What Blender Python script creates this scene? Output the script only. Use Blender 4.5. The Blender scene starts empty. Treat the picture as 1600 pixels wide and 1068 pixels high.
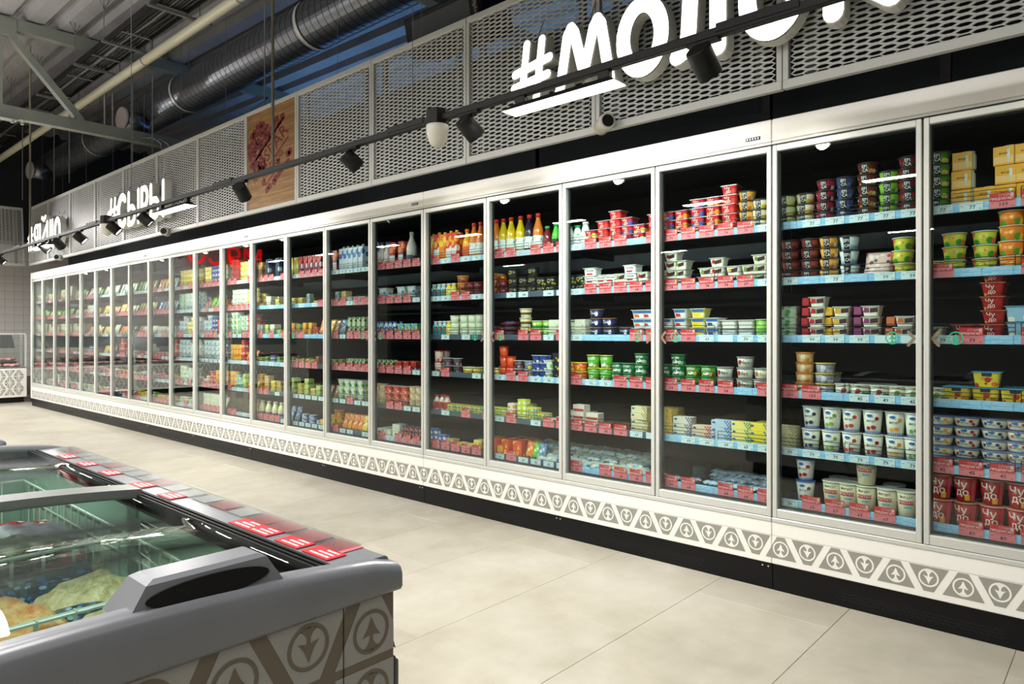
import bpy, math, random, re
from math import sin, cos, pi, radians, atan, tan, atan2, hypot, sqrt
random.seed(11)
# ------------------------------------------------------------------ scene, camera, world, light, exposure
S = bpy.context.scene
C = S.collection
S.view_settings.view_transform = 'Standard'
try: S.view_settings.look = 'None'
except Exception: pass
S.view_settings.gamma = 1.0
S.view_settings.use_curve_mapping = False
S.view_settings.exposure = 0.1
CY = S.cycles
CY.max_bounces = 7; CY.diffuse_bounces = 3; CY.glossy_bounces = 4
CY.transmission_bounces = 4; CY.transparent_max_bounces = 16
CY.sample_clamp_indirect = 4.0
CY.caustics_reflective = False; CY.caustics_refractive = False

F = 1082.0; YAW = radians(48.06); HY = 520.5; H = 1.2116; D = 3.251
cam = bpy.data.cameras.new('camera'); camo = bpy.data.objects.new('camera', cam); C.objects.link(camo)
camo.location = (0, 0, H); camo.rotation_euler = (pi/2, 0, -YAW)
cam.sensor_width = 36; cam.lens = F/1600*36; cam.shift_y = -(534-HY)/1600
cam.clip_start = 0.02; cam.clip_end = 80
S.camera = camo

W = bpy.data.worlds.new('world'); S.world = W; W.use_nodes = True
W.node_tree.nodes['Background'].inputs[0].default_value = (0.75, 0.85, 1.0, 1)
W.node_tree.nodes['Background'].inputs[1].default_value = 0.15

def area(name, loc, size, size_y, power, col=(1, .95, .87), rot=(0, 0, 0)):
    l = bpy.data.lights.new(name, 'AREA'); l.shape = 'RECTANGLE'; l.size = size; l.size_y = size_y
    l.energy = power; l.color = col
    o = bpy.data.objects.new(name, l); C.objects.link(o); o.location = loc; o.rotation_euler = rot
    return o
AISLE = []   # unseen fill lamps: side row streaks the glass, overhead row added for floor light
for y in (-2.2, -.2, 1.8, 3.8, 5.8, 7.8, 9.8, 11.8, 13.6):
    AISLE.append(area('aisle_fill_lamp', (-1.1, y, 2.75), .12, .5, (54 if y < 5 else 60) if y > 0 else 22)); AISLE.append(area('aisle_fill_lamp', (.55, y+1.2, 3.1), .14, 1.1, 38 if y > -1 else 4, (1, .97, .94)))
for y in (-1.5, 2.5, 6.5, 10.5):
    area('far_aisle_lamp', (-5.2, y, 2.75), .12, .6, 50)
area('counter_lamp', (1.6, 12.9, 3.0), 2.2, .2, 75, (1, .96, .95), (radians(-35), 0, 0))  # added unseen light, brightens the end wall and meat counters
area('entrance_lamp', (1.3, -2.3, 2.9), 1.2, .3, 14)  # unseen area light behind the camera, no fixture built
area('duct_side_blue_lamp', (6.3, 6.5, 3.5), .3, 9.0, 70, (.22, .5, 1.0), (pi, 0, 0))  # added unseen uplight, tints the ceiling deck blue
area('ceiling_wash_lamp', (0.2, 6.5, 3.4), 1.0, 8.0, 180, (1, .97, .96), (pi, 0, 0))  # added uplight without a fixture, brightens the ceiling deck

# photograph pixel -> point on a plane of the place (used for reading positions off the photo)
def onX(x, X):
    return X/tan(YAW+atan((x-800)/F))
def zX(x, y, X):
    Y = onX(x, X); return (HY-y)/F*(X*sin(YAW)+Y*cos(YAW))+H

# ------------------------------------------------------------------ materials
def lin(c):
    c = c/255.0
    return c/12.92 if c <= .04045 else ((c+.055)/1.055)**2.4
def rgb(c): return (lin(c[0]), lin(c[1]), lin(c[2]), 1)
MC = {}
def mat(name, col, rough=.5, metal=0., spec=.5, emit=None, es=0., alpha=None):
    if name in MC: return MC[name]
    m = bpy.data.materials.new(name); m.use_nodes = True
    b = m.node_tree.nodes['Principled BSDF']
    b.inputs['Base Color'].default_value = rgb(col); b.inputs['Roughness'].default_value = rough
    b.inputs['Metallic'].default_value = metal; b.inputs['Specular IOR Level'].default_value = spec
    if emit is not None:
        b.inputs['Emission Color'].default_value = rgb(emit); b.inputs['Emission Strength'].default_value = es
    m.diffuse_color = rgb(col)
    MC[name] = m; return m
def N(m, t, **kw):
    n = m.node_tree.nodes.new(t)
    for k, v in kw.items(): setattr(n, k, v)
    return n
def L(m, a, b): m.node_tree.links.new(a, b)
def ramp(m, stops, interp='LINEAR'):
    r = N(m, 'ShaderNodeValToRGB'); r.color_ramp.interpolation = interp
    e = r.color_ramp.elements
    while len(e) > 1: e.remove(e[-1])
    e[0].position = stops[0][0]; e[0].color = rgb(stops[0][1])
    for p, c in stops[1:]:
        x = e.new(p); x.color = rgb(c)
    return r
def noisy(name, c1, c2, scale=5, rough=.5, detail=4, metal=0., bump=0., stretch=None, world=False, lo=.35, hi=.65, spec=.5):
    """two-tone noise colour with optional relief"""
    if name in MC: return MC[name]
    m = mat(name, c1, rough, metal, spec); b = m.node_tree.nodes['Principled BSDF']
    if world: src = N(m, 'ShaderNodeNewGeometry').outputs['Position']
    else: src = N(m, 'ShaderNodeTexCoord').outputs['Object']
    if stretch:
        mp = N(m, 'ShaderNodeMapping'); mp.inputs['Scale'].default_value = stretch; L(m, src, mp.inputs[0]); src = mp.outputs[0]
    n = N(m, 'ShaderNodeTexNoise'); n.inputs['Scale'].default_value = scale; n.inputs['Detail'].default_value = detail
    L(m, src, n.inputs['Vector'])
    r = ramp(m, [(lo, c1), (hi, c2)]); L(m, n.outputs['Fac'], r.inputs[0]); L(m, r.outputs[0], b.inputs['Base Color'])
    if bump:
        bp = N(m, 'ShaderNodeBump'); bp.inputs['Strength'].default_value = bump; bp.inputs['Distance'].default_value = .01
        L(m, n.outputs['Fac'], bp.inputs['Height']); L(m, bp.outputs[0], b.inputs['Normal'])
    return m
def printed(name, base, acc, scale=38, cover=.42, rough=.35, zsq=1.0, band=None):
    """package print: blobs of accent colour on a base, with an optional band (z0,z1,colour)"""
    if name in MC: return MC[name]
    m = mat(name, base, rough); b = m.node_tree.nodes['Principled BSDF']
    tc = N(m, 'ShaderNodeTexCoord'); mp = N(m, 'ShaderNodeMapping'); mp.inputs['Scale'].default_value = (1, 1, zsq)
    L(m, tc.outputs['Object'], mp.inputs[0])
    v = N(m, 'ShaderNodeTexVoronoi'); v.inputs['Scale'].default_value = scale; L(m, mp.outputs[0], v.inputs['Vector'])
    lt = N(m, 'ShaderNodeMath', operation='LESS_THAN'); lt.inputs[1].default_value = cover; L(m, v.outputs['Distance'], lt.inputs[0])
    sp = N(m, 'ShaderNodeSeparateColor'); L(m, v.outputs['Color'], sp.inputs[0])
    k = len(acc); r = ramp(m, [(i/k, a) for i, a in enumerate(acc)], 'CONSTANT'); L(m, sp.outputs[0], r.inputs[0])
    mx = N(m, 'ShaderNodeMix', data_type='RGBA'); mx.inputs[6].default_value = rgb(base)
    L(m, lt.outputs[0], mx.inputs[0]); L(m, r.outputs[0], mx.inputs[7]); out = mx.outputs[2]
    if band:
        z0, z1, bc = band
        sx = N(m, 'ShaderNodeSeparateXYZ'); L(m, tc.outputs['Object'], sx.inputs[0])
        g = N(m, 'ShaderNodeMath', operation='GREATER_THAN'); g.inputs[1].default_value = z0; L(m, sx.outputs[2], g.inputs[0])
        h = N(m, 'ShaderNodeMath', operation='LESS_THAN'); h.inputs[1].default_value = z1; L(m, sx.outputs[2], h.inputs[0])
        mu = N(m, 'ShaderNodeMath', operation='MULTIPLY'); L(m, g.outputs[0], mu.inputs[0]); L(m, h.outputs[0], mu.inputs[1])
        m2 = N(m, 'ShaderNodeMix', data_type='RGBA'); m2.inputs[7].default_value = rgb(bc)
        L(m, mu.outputs[0], m2.inputs[0]); L(m, out, m2.inputs[6]); out = m2.outputs[2]
    L(m, out, b.inputs['Base Color'])
    return m
def glass(name, tint, base=.04, rough=0.0):
    if name in MC: return MC[name]
    m = bpy.data.materials.new(name); m.use_nodes = True; t = m.node_tree
    t.nodes.remove(t.nodes['Principled BSDF']); out = t.nodes['Material Output']
    tr = N(m, 'ShaderNodeBsdfTransparent'); tr.inputs[0].default_value = rgb(tint)
    gl = N(m, 'ShaderNodeBsdfGlossy'); gl.inputs['Roughness'].default_value = rough; gl.inputs[0].default_value = (1, 1, 1, 1)
    lw = N(m, 'ShaderNodeLayerWeight'); lw.inputs[0].default_value = .5
    p = N(m, 'ShaderNodeMath', operation='POWER'); p.inputs[1].default_value = 5.0; L(m, lw.outputs['Facing'], p.inputs[0])
    ma = N(m, 'ShaderNodeMath', operation='MULTIPLY_ADD'); ma.inputs[1].default_value = 1-base; ma.inputs[2].default_value = base
    L(m, p.outputs[0], ma.inputs[0])
    mx = N(m, 'ShaderNodeMixShader'); L(m, ma.outputs[0], mx.inputs[0]); L(m, tr.outputs[0], mx.inputs[1]); L(m, gl.outputs[0], mx.inputs[2])
    L(m, mx.outputs[0], out.inputs[0]); MC[name] = m; m.diffuse_color = (.6, .8, .8, .3)
    return m

WHITE = mat('cabinet_white', (226, 226, 220), .3)
ALU = mat('aluminium_grey', (192, 194, 188), .35, .15)
ALUD = mat('aluminium_dark', (120, 124, 122), .4, .4)  # darker aluminium for hangers, clamps and rails
BLACK = mat('matt_black', (10, 11, 12), .5, spec=.35)
PLINTH = noisy('plinth_black', (4, 5, 7), (8, 9, 12), 3, .4, spec=.25)
INNER = mat('cabinet_inner_dark', (14, 16, 20), .45)
SHELF = mat('shelf_dark', (34, 36, 40), .45)
WIRE = mat('black_wire', (12, 12, 13), .35)
PATTERN = mat('pattern_grey', (140, 140, 132), .45)
PWHITE = mat('pattern_white', (228, 227, 220), .4)
TAGW = mat('tag_white', (214, 232, 236), .45)
TAGP = mat('tag_pink', (232, 128, 134), .45)
TAGB = noisy('rail_blue', (126, 190, 232), (168, 214, 240), 26, .4, 2, stretch=(1, 1, 4))
RAILS = mat('rail_slate', (70, 84, 100), .4)
CARD = mat('card_red', (205, 40, 48), .45)
INK = mat('ink_dark', (50, 48, 58), .5)
INKW = mat('ink_white', (245, 225, 225), .5)
MESHW = mat('expanded_metal_white', (196, 199, 198), .45)
GLASS = glass('door_glass', (240, 247, 246), .035)
LIDGL = glass('lid_glass', (236, 245, 241), .05)
CLEAR = glass('clear_plastic', (238, 240, 240), .06, .08)
STK = mat('sticker_green', (20, 150, 105), .5)
STB = mat('sticker_brown', (112, 98, 78), .5)
SPOTB = mat('spot_black', (7, 7, 8), .55, spec=.3)
LAMP = mat('lamp_diffuser', (255, 255, 250), .5, emit=(255, 250, 240), es=9)
LETTER = mat('letter_lit_face', (255, 255, 250), .5, emit=(255, 252, 240), es=2.4)
LSIDE = mat('letter_side', (205, 206, 200), .5)
SPOTE = mat('spot_lens', (255, 244, 220), .4, emit=(255, 240, 210), es=14)

# ------------------------------------------------------------------ mesh builder
TXT = {}
def textmesh(s):
    if s in TXT: return TXT[s]
    c = bpy.data.curves.new('t', 'FONT'); c.body = s; c.resolution_u = 1; c.offset = .012
    c.align_x = 'CENTER'; c.align_y = 'CENTER'
    o = bpy.data.objects.new('t', c); me = bpy.data.meshes.new_from_object(o)
    TXT[s] = ([tuple(v.co) for v in me.vertices], [tuple(p.vertices) for p in me.polygons])
    bpy.data.meshes.remove(me); bpy.data.objects.remove(o); bpy.data.curves.remove(c)
    return TXT[s]
class MB:
    def __init__(s): s.v = []; s.f = []; s.m = []; s.sm = []; s.mats = []
    def mi(s, m):
        if m not in s.mats: s.mats.append(m)
        return s.mats.index(m)
    def add(s, vs, fs, m, smooth=False):
        o = len(s.v); s.v += vs; k = s.mi(m)
        for f in fs: s.f.append(tuple(i+o for i in f)); s.m.append(k); s.sm.append(smooth)
        return s
    def poly(s, vs, m): return s.add(list(vs), [tuple(range(len(vs)))], m)
    def box(s, x0, y0, z0, x1, y1, z1, m, bev=0.):
        if bev <= 0:
            v = [(x0, y0, z0), (x1, y0, z0), (x1, y1, z0), (x0, y1, z0), (x0, y0, z1), (x1, y0, z1), (x1, y1, z1), (x0, y1, z1)]
            f = [(0, 3, 2, 1), (4, 5, 6, 7), (0, 1, 5, 4), (1, 2, 6, 5), (2, 3, 7, 6), (3, 0, 4, 7)]
            return s.add(v, f, m)
        b = min(bev, (x1-x0)*.45, (y1-y0)*.45, (z1-z0)*.45)
        c = ((x0+x1)/2, (y0+y1)/2, (z0+z1)/2); h = ((x1-x0)/2, (y1-y0)/2, (z1-z0)/2)
        V = []; idx = {}
        for sx in (-1, 1):
            for sy in (-1, 1):
                for sz in (-1, 1):
                    for a in range(3):
                        p = [c[i]+(sx, sy, sz)[i]*(h[i]-(0 if i == a else b)) for i in range(3)]
                        idx[(sx, sy, sz, a)] = len(V); V.append(tuple(p))
        Fs = []
        for a in range(3):
            o = [i for i in range(3) if i != a]
            for sg in (-1, 1):
                q = []
                for u, w in ((-1, -1), (1, -1), (1, 1), (-1, 1)):
                    t = [0, 0, 0]; t[a] = sg; t[o[0]] = u; t[o[1]] = w; q.append(idx[(t[0], t[1], t[2], a)])
                Fs.append(tuple(q if (sg > 0) == (a != 1) else q[::-1]))
        for a in range(3):      # edges along axis a
            o = [i for i in range(3) if i != a]
            for u in (-1, 1):
                for w in (-1, 1):
                    t0 = [0, 0, 0]; t0[o[0]] = u; t0[o[1]] = w; t1 = list(t0); t0[a] = -1; t1[a] = 1
                    q = (idx[(*t0, o[0])], idx[(*t1, o[0])], idx[(*t1, o[1])], idx[(*t0, o[1])])
                    Fs.append(q)
        for sx in (-1, 1):
            for sy in (-1, 1):
                for sz in (-1, 1): Fs.append(tuple(idx[(sx, sy, sz, a)] for a in range(3)))
        return s.add(V, Fs, m)
    def lathe(s, prof, m, n=16, cx=0, cy=0, smooth=True, cap=True, ms=None):
        V = []
        for r, z in prof:
            for i in range(n):
                a = 2*pi*i/n; V.append((cx+r*cos(a), cy+r*sin(a), z))
        o = len(s.v); s.v += V
        for j in range(len(prof)-1):
            k = s.mi(ms[j] if ms else m)
            for i in range(n):
                i2 = (i+1) % n; s.f.append((o+j*n+i, o+j*n+i2, o+(j+1)*n+i2, o+(j+1)*n+i)); s.m.append(k); s.sm.append(smooth)
        if cap:
            s.f.append(tuple(o+i for i in range(n))[::-1]); s.m.append(s.mi(ms[0] if ms else m)); s.sm.append(False)
            q = o+(len(prof)-1)*n; s.f.append(tuple(q+i for i in range(n))); s.m.append(s.mi(ms[-1] if ms else m)); s.sm.append(False)
        return s
    def loft(s, secs, m, cx=0, cy=0, smooth=False, ms=None):
        """stack of rounded rectangles (x size, y size, z, corner radius)"""
        V = []; n = 16
        for w, d, z, r in secs:
            for qx, qy, a0 in ((1, 1, 0), (-1, 1, pi/2), (-1, -1, pi), (1, -1, 3*pi/2)):
                for i in range(4):
                    a = a0+pi/2*i/3; V.append((cx+qx*(w/2-r)+r*cos(a), cy+qy*(d/2-r)+r*sin(a), z))
        o = len(s.v); s.v += V
        for j in range(len(secs)-1):
            k = s.mi(ms[j] if ms else m)
            for i in range(n):
                i2 = (i+1) % n; s.f.append((o+j*n+i, o+j*n+i2, o+(j+1)*n+i2, o+(j+1)*n+i)); s.m.append(k); s.sm.append(smooth)
        s.f.append(tuple(o+i for i in range(n))[::-1]); s.m.append(s.mi(ms[0] if ms else m)); s.sm.append(False)
        q = o+(len(secs)-1)*n; s.f.append(tuple(q+i for i in range(n))); s.m.append(s.mi(ms[-1] if ms else m)); s.sm.append(False)
        return s
    def tube(s, pts, r, m, n=6, cap=True):
        o = len(s.v); P = pts; k = s.mi(m)
        for i, p in enumerate(P):
            a = P[max(i-1, 0)]; b = P[min(i+1, len(P)-1)]
            t = [b[j]-a[j] for j in range(3)]; l = sqrt(sum(x*x for x in t)) or 1; t = [x/l for x in t]
            u = (0, 0, 1) if abs(t[2]) < .9 else (1, 0, 0)
            e1 = (t[1]*u[2]-t[2]*u[1], t[2]*u[0]-t[0]*u[2], t[0]*u[1]-t[1]*u[0]); l = sqrt(sum(x*x for x in e1)); e1 = [x/l for x in e1]
            e2 = (t[1]*e1[2]-t[2]*e1[1], t[2]*e1[0]-t[0]*e1[2], t[0]*e1[1]-t[1]*e1[0])
            rr = r[i] if isinstance(r, (list, tuple)) else r
            for q in range(n):
                c_, s_ = cos(2*pi*q/n), sin(2*pi*q/n)
                s.v.append(tuple(p[j]+rr*(c_*e1[j]+s_*e2[j]) for j in range(3)))
        for i in range(len(P)-1):
            for q in range(n):
                q2 = (q+1) % n; s.f.append((o+i*n+q, o+i*n+q2, o+(i+1)*n+q2, o+(i+1)*n+q)); s.m.append(k); s.sm.append(n > 5)
        if cap:
            s.f.append(tuple(o+q for q in range(n))); s.m.append(k); s.sm.append(False)
            b = o+(len(P)-1)*n; s.f.append(tuple(b+q for q in range(n))[::-1]); s.m.append(k); s.sm.append(False)
        return s
    def prism(s, poly, f0, f1, m, mside=None):
        """polygon (2D list) mapped by f0 (front) and f1 (back)"""
        n = len(poly); a = [f0(*p) for p in poly]; b = [f1(*p) for p in poly]
        s.add(a+b, [tuple(range(n)), tuple(range(2*n-1, n-1, -1))], m)
        s.add(a+b, [(i, (i+1) % n, n+(i+1) % n, n+i) for i in range(n)], mside or m)
        return s
    def text(s, t, size, fn, m, sx=1.0):
        v, f = textmesh(t)
        return s.add([fn(x*size*sx, y*size) for x, y, _ in v], f, m)
    def mesh(s, name):
        me = bpy.data.meshes.new(name); me.from_pydata(s.v, [], s.f)
        for m in s.mats: me.materials.append(m)
        me.polygons.foreach_set('material_index', s.m); me.polygons.foreach_set('use_smooth', s.sm)
        me.update(); return me
    def obj(s, name, parent=None, loc=None, **props):
        return put(name, s.mesh(name), parent, loc, **props)
def put(name, me, parent=None, loc=None, rz=0, label=None, category=None, group=None, kind=None):
    o = bpy.data.objects.new(name, me); C.objects.link(o)
    if parent: o.parent = parent
    if loc: o.location = loc
    if rz: o.rotation_euler = (0, 0, rz)
    if label: o['label'] = label
    if category: o['category'] = category
    if group: o['group'] = group
    if kind: o['kind'] = kind
    return o
def thing(name, label, category, loc=(0, 0, 0), group=None, rot=None):
    o = put(name, None, None, loc, 0, label, category, group)
    o.empty_display_size = .1
    if rot: o.rotation_euler = rot
    return o
ORD = ['first', 'second', 'third', 'fourth', 'fifth', 'sixth', 'seventh', 'eighth', 'ninth', 'tenth', 'eleventh', 'twelfth',
       'thirteenth', 'fourteenth', 'fifteenth', 'sixteenth', 'seventeenth', 'eighteenth', 'nineteenth', 'twentieth',
       'twenty-first', 'twenty-second', 'twenty-third', 'twenty-fourth', 'twenty-fifth']

# spruce-in-a-ring emblem, drawn as flat shapes in a unit circle
def emblem_polys(up=1, n=28):
    P = []
    for i in range(n):
        a, b = 2*pi*i/n, 2*pi*(i+1)/n
        P.append([(cos(a), sin(a)), (cos(b), sin(b)), (.82*cos(b), .82*sin(b)), (.82*cos(a), .82*sin(a))])
    tree = [(0, .68), (.12, .40), (.24, .12), (.42, -.12), (.52, -.22), (.2, -.16), (.09, -.13), (-.09, -.13), (-.2, -.16), (-.52, -.22), (-.42, -.12), (-.24, .12), (-.12, .40)]
    stem = [(-.09, -.13), (.09, -.13), (.11, -.42), (.22, -.60), (.42, -.74), (0, -.86), (-.42, -.74), (-.22, -.60), (-.11, -.42)]
    P.append(tree); P.append(stem)
    return [[(x, y*up) for x, y in p] for p in P]
def emblem(mb, cx, cy, r, fn, m, up=1, n=28):
    for p in emblem_polys(up, n): mb.add([fn(cx+x*r, cy+y*r) for x, y in p], [tuple(range(len(p)))], m)

# ------------------------------------------------------------------ room shell
XL, XR, YB, YF, ZC = -8.0, 8.0, 16.2, -4.0, 5.0
FLR = MC.setdefault('floor_tile', None) or None
MC.pop('floor_tile', None)
m = mat('floor_tile', (188, 184, 168), .22, spec=.4); b = m.node_tree.nodes['Principled BSDF']
g = N(m, 'ShaderNodeNewGeometry')
n1 = N(m, 'ShaderNodeTexNoise'); n1.inputs['Scale'].default_value = 1.3; n1.inputs['Detail'].default_value = 8; n1.inputs['Roughness'].default_value = .62
fm_ = N(m, 'ShaderNodeMapping'); fm_.inputs['Location'].default_value = (3.1, 7.7, .373); L(m, g.outputs['Position'], fm_.inputs[0]); L(m, fm_.outputs[0], n1.inputs['Vector'])
r1 = ramp(m, [(.0, (146, 142, 128)), (.3, (160, 156, 142)), (.5, (184, 180, 166)), (.72, (200, 198, 188)), (1, (206, 204, 196))]); L(m, n1.outputs['Fac'], r1.inputs[0])
n2 = N(m, 'ShaderNodeTexNoise'); n2.inputs['Scale'].default_value = 9; n2.inputs['Detail'].default_value = 6
L(m, fm_.outputs[0], n2.inputs['Vector'])
r2 = ramp(m, [(0, (180, 176, 168)), (.5, (212, 209, 203)), (1, (240, 238, 234))]); L(m, n2.outputs['Fac'], r2.inputs[0])
oi = N(m, 'ShaderNodeObjectInfo'); hs = N(m, 'ShaderNodeHueSaturation')
mr = N(m, 'ShaderNodeMapRange'); mr.inputs[3].default_value = .95; mr.inputs[4].default_value = 1.04; L(m, oi.outputs['Random'], mr.inputs[0]); L(m, mr.outputs[0], hs.inputs['Value'])
mx = N(m, 'ShaderNodeMix', data_type='RGBA', blend_type='MULTIPLY'); mx.inputs[0].default_value = .55
L(m, r1.outputs[0], mx.inputs[6]); L(m, r2.outputs[0], mx.inputs[7]); L(m, mx.outputs[2], hs.inputs['Color']); L(m, hs.outputs[0], b.inputs['Base Color'])
b.inputs['Roughness'].default_value = .3
FT = m
floor = MB().box(XL, YF, -.1, XR, YB, -.006, mat('grout', (120, 116, 104), .7)).obj('floor', kind='structure')
TY = .5955; TX = 1.19; g2 = .0008
tile = MB().box(-TX/2+g2, -TY/2+g2, -.012, TX/2-g2, TY/2-g2, 0, FT, .0012).mesh('floor_tile')
for j in range(-4, 26):
    for i in range(-4, 4):
        x = 1.80+TX*i+(TX/2 if j % 2 else 0)
        if x-TX/2 > 4.4 or x+TX/2 < -3.6: continue
        put('floor_tile', tile, floor, (x, 1.527+TY*(j+.5), 0))
CONC = mat('dark_painted_wall', (44, 47, 52), .8)
wall_right = MB().box(XR, YF, -.1, XR+.2, YB, 5.6, CONC).obj('wall_right', kind='structure')
wall_left = MB().box(XL-.2, YF, -.1, XL, YB, 5.6, mat('left_wall_paint', (120, 120, 120), .8)).obj('wall_left', kind='structure')
wall_front = MB().box(XL, YF-.2, -.1, XR, YF, 5.6, mat('front_wall_paint', (70, 72, 78), .8)).obj('wall_front', kind='structure')
wall_back = MB().box(XL, YB, -.1, XR, YB+.2, 5.6, mat('back_wall_dark', (36, 38, 42), .8)).obj('wall_back', kind='structure')
# white square tiles on the lower end wall
TILE = noisy('wall_tile_white', (222, 217, 213), (230, 226, 221), 2, .25)
wt = MB().box(-.0735, -.012, -.0735, .0735, 0, .0735, TILE, .0015).mesh('wall_tile')
MB().box(-6.2, YB-.006, 0, XR, YB, 3.0, mat('tile_joint', (128, 122, 118), .8)).obj('trim_1', kind='structure')
for i in range(15):
    for j in range(17):
        put('wall_tile', wt, wall_back, (2.72+.15*i, YB-.007, .45+.15*j))
wtr = MB()
for i in range(58):
    for j in range(17):
        x, z = 2.57-.15*i, .45+.15*j; wtr.box(x-.0735, YB-.019, z-.0735, x+.0735, YB-.007, z+.0735, TILE)
wtr.obj('wall_tile_field', wall_back, kind='stuff')
# corrugated deck ceiling, ribs along the aisle, rising slightly with the roof pitch
DECK = noisy('deck_grey', (134, 133, 134), (150, 149, 150), 1.4, .6, 5, world=True)
def zdeck(y): return 4.76+.024*y
mb = MB(); xs = []; x = XL
prof = [(0, 0), (.10, 0), (.135, .075), (.17, .075), (.185, .068), (.20, .075), (.235, .075), (.27, 0)]
while x < XR:
    for px_, pz in prof[:-1]: xs.append((x+px_, pz))
    x += .335
    xs.append((x-.065, 0))
for i in range(len(xs)-1):
    (x0, z0), (x1, z1) = xs[i], xs[i+1]
    mb.poly([(x0, YF, zdeck(YF)+z0), (x1, YF, zdeck(YF)+z1), (x1, YB, zdeck(YB)+z1), (x0, YB, zdeck(YB)+z0)][::-1], DECK)
mb.box(XL, YF, 5.25, XR, YB, 5.3, DECK)
ceiling = mb.obj('ceiling', kind='structure')

# ------------------------------------------------------------------ refrigerated cabinets
Y0 = .648; P = .625
ZH0, ZH1 = 2.116, 2.222
XS = D+.07
SZ = [(1.705, 1.737), (1.441, 1.472), (1.168, 1.206), (.906, .943), (.634, .669), (.390, .428)]   # rail bottom/top
SN = ['top', 'second', 'third', 'fourth', 'fifth', 'bottom']
def spanY(n): return (Y0+(n-2)*P, Y0+(n-1)*P)     # door n (1 = first door in the photo from the right)
# shared meshes
def ring(x0, x1, y0, y1, z0, z1, s, t, bt, m, bev=.003):
    return (MB().box(x0, y0, z0, x1, y0+s, z1, m, bev).box(x0, y1-s, z0, x1, y1, z1, m, bev)
            .box(x0+.001, y0+s-.002, z1-t, x1-.001, y1-s+.002, z1, m, bev).box(x0+.001, y0+s-.002, z0, x1-.001, y1-s+.002, z0+bt, m, bev))
DZ0, DZ1 = .345, 2.097
fr = ring(0, .034, .003, P-.003, DZ0, DZ1, .022, .029, .041, ALU)
fr.box(.034, .012, DZ0+.02, .044, P-.012, DZ0+.03, ALUD)
ME_FRAME = fr.mesh('door')
ME_GASK = ring(.034, .046, .010, P-.010, DZ0+.012, DZ1-.01, .02, .026, .036, mat('gasket_dark', (48, 52, 54), .6), 0).mesh('gasket')
ME_PANE = MB().box(.012, .020, DZ0+.036, .018, P-.020, DZ1-.025, GLASS).mesh('glass_pane')
def sticker(side):
    g = MB(); e = MB(); fn = lambda x, z: (.0112, x, z)
    emblem(g, 0, 0, .027, fn, STK)
    s = side
    pts = [(.0, .028), (-s*.022, 0), (0, -.028)]
    for a, b in ((pts[0], pts[1]), (pts[1], pts[2])):
        dx, dy = b[0]-a[0], b[1]-a[1]; l = hypot(dx, dy); nx, ny = -dy/l*.006, dx/l*.006
        e.add([fn(a[0]+nx, a[1]+ny), fn(a[0]-nx, a[1]-ny), fn(b[0]-nx, b[1]-ny), fn(b[0]+nx, b[1]+ny)], [(0, 1, 2, 3)], STB)
        for c in (a, b): e.add([fn(c[0]+.006*cos(q*pi/4), c[1]+.006*sin(q*pi/4)) for q in range(8)], [tuple(range(8))], STB)
    return g.mesh('emblem_sticker'), e.mesh('arrow_sticker')
STL, STR = sticker(1), sticker(-1)
# tags
def fnX(x0, y0, z0): return lambda x, z: (x0, y0-x, z0+z)
TAGM = {}
def tagmesh(code):
    if code in TAGM: return TAGM[code]
    k = code[0]; t = code[1:]
    bg = {'w': TAGW, 'p': TAGP}[k]; w = .040 if k == 'w' else .043
    mb = MB().box(-.0012, -w, .0, 0, w, .0335, bg)
    if t:
        mb.text(t, .021, fnX(-.0017, -.004, .0135), INK, 1.05)
        mb.box(-.0016, -.036, .006, -.0013, -.028, .008, INK); mb.box(-.0016, .026, .020, -.0013, .036, .0215, INK)
        mb.box(-.0016, -.034, .026, -.0013, .02, .0272, INK if k == 'w' else CARD)
    TAGM[code] = mb.mesh('price_tag'); return TAGM[code]
mb = MB().box(-.001, -.041, 0, 0, .041, .031, CARD)
mb.text('ПРЕДЛАГАЕТ', .0118, fnX(-.0015, 0, .0075), INKW, .98)
mb.text('%', .017, fnX(-.0015, -.033, .0215), INKW); mb.text('СПАР', .0115, fnX(-.0015, -.006, .021), mat('ink_pink', (240, 150, 150), .5), 1.15)
mb.box(-.0014, -.022, .017, -.001, -.012, .025, mat('tag_green', (40, 140, 90), .5))
emblem(mb, .031, .021, .0065, fnX(-.0015, 0, 0), INKW, 1, 12)
ME_CARD = mb.mesh('promo_card')
# wire guard for half a door
def guard(l):
    mb = MB()
    for z in (.016, .032, .050):
        mb.tube([(0, .006, z), (0, l-.006, z)], .0016, WIRE, 5)
    for y in (.006, l-.006): mb.tube([(.012, y, .0), (0, y, .006), (0, y, .050)], .0016, WIRE, 5)
    return mb.mesh('wire_guard')
ME_GUARD = guard(.305)
def railmesh(col):
    return MB().box(0, .001, 0, .012, P-.001, .036, col, .002).mesh('price_rail')
RAIL = {'b': railmesh(TAGB), 's': railmesh(RAILS), 'l': railmesh(mat('rail_silver', (176, 196, 208), .4))}
bl = MB().box(-.001, -.035, 0, 0, .035, .0335, TAGB)
WB = mat('print_pale', (214, 234, 246), .5)
bl.text('ПРОДУКТЫ', .011, fnX(-.0014, 0, .024), WB); bl.text('НИЗКИЕ ЦЕНЫ', .0095, fnX(-.0014, 0, .0105), WB)
ME_BLANK = bl.mesh('rail_insert')
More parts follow.
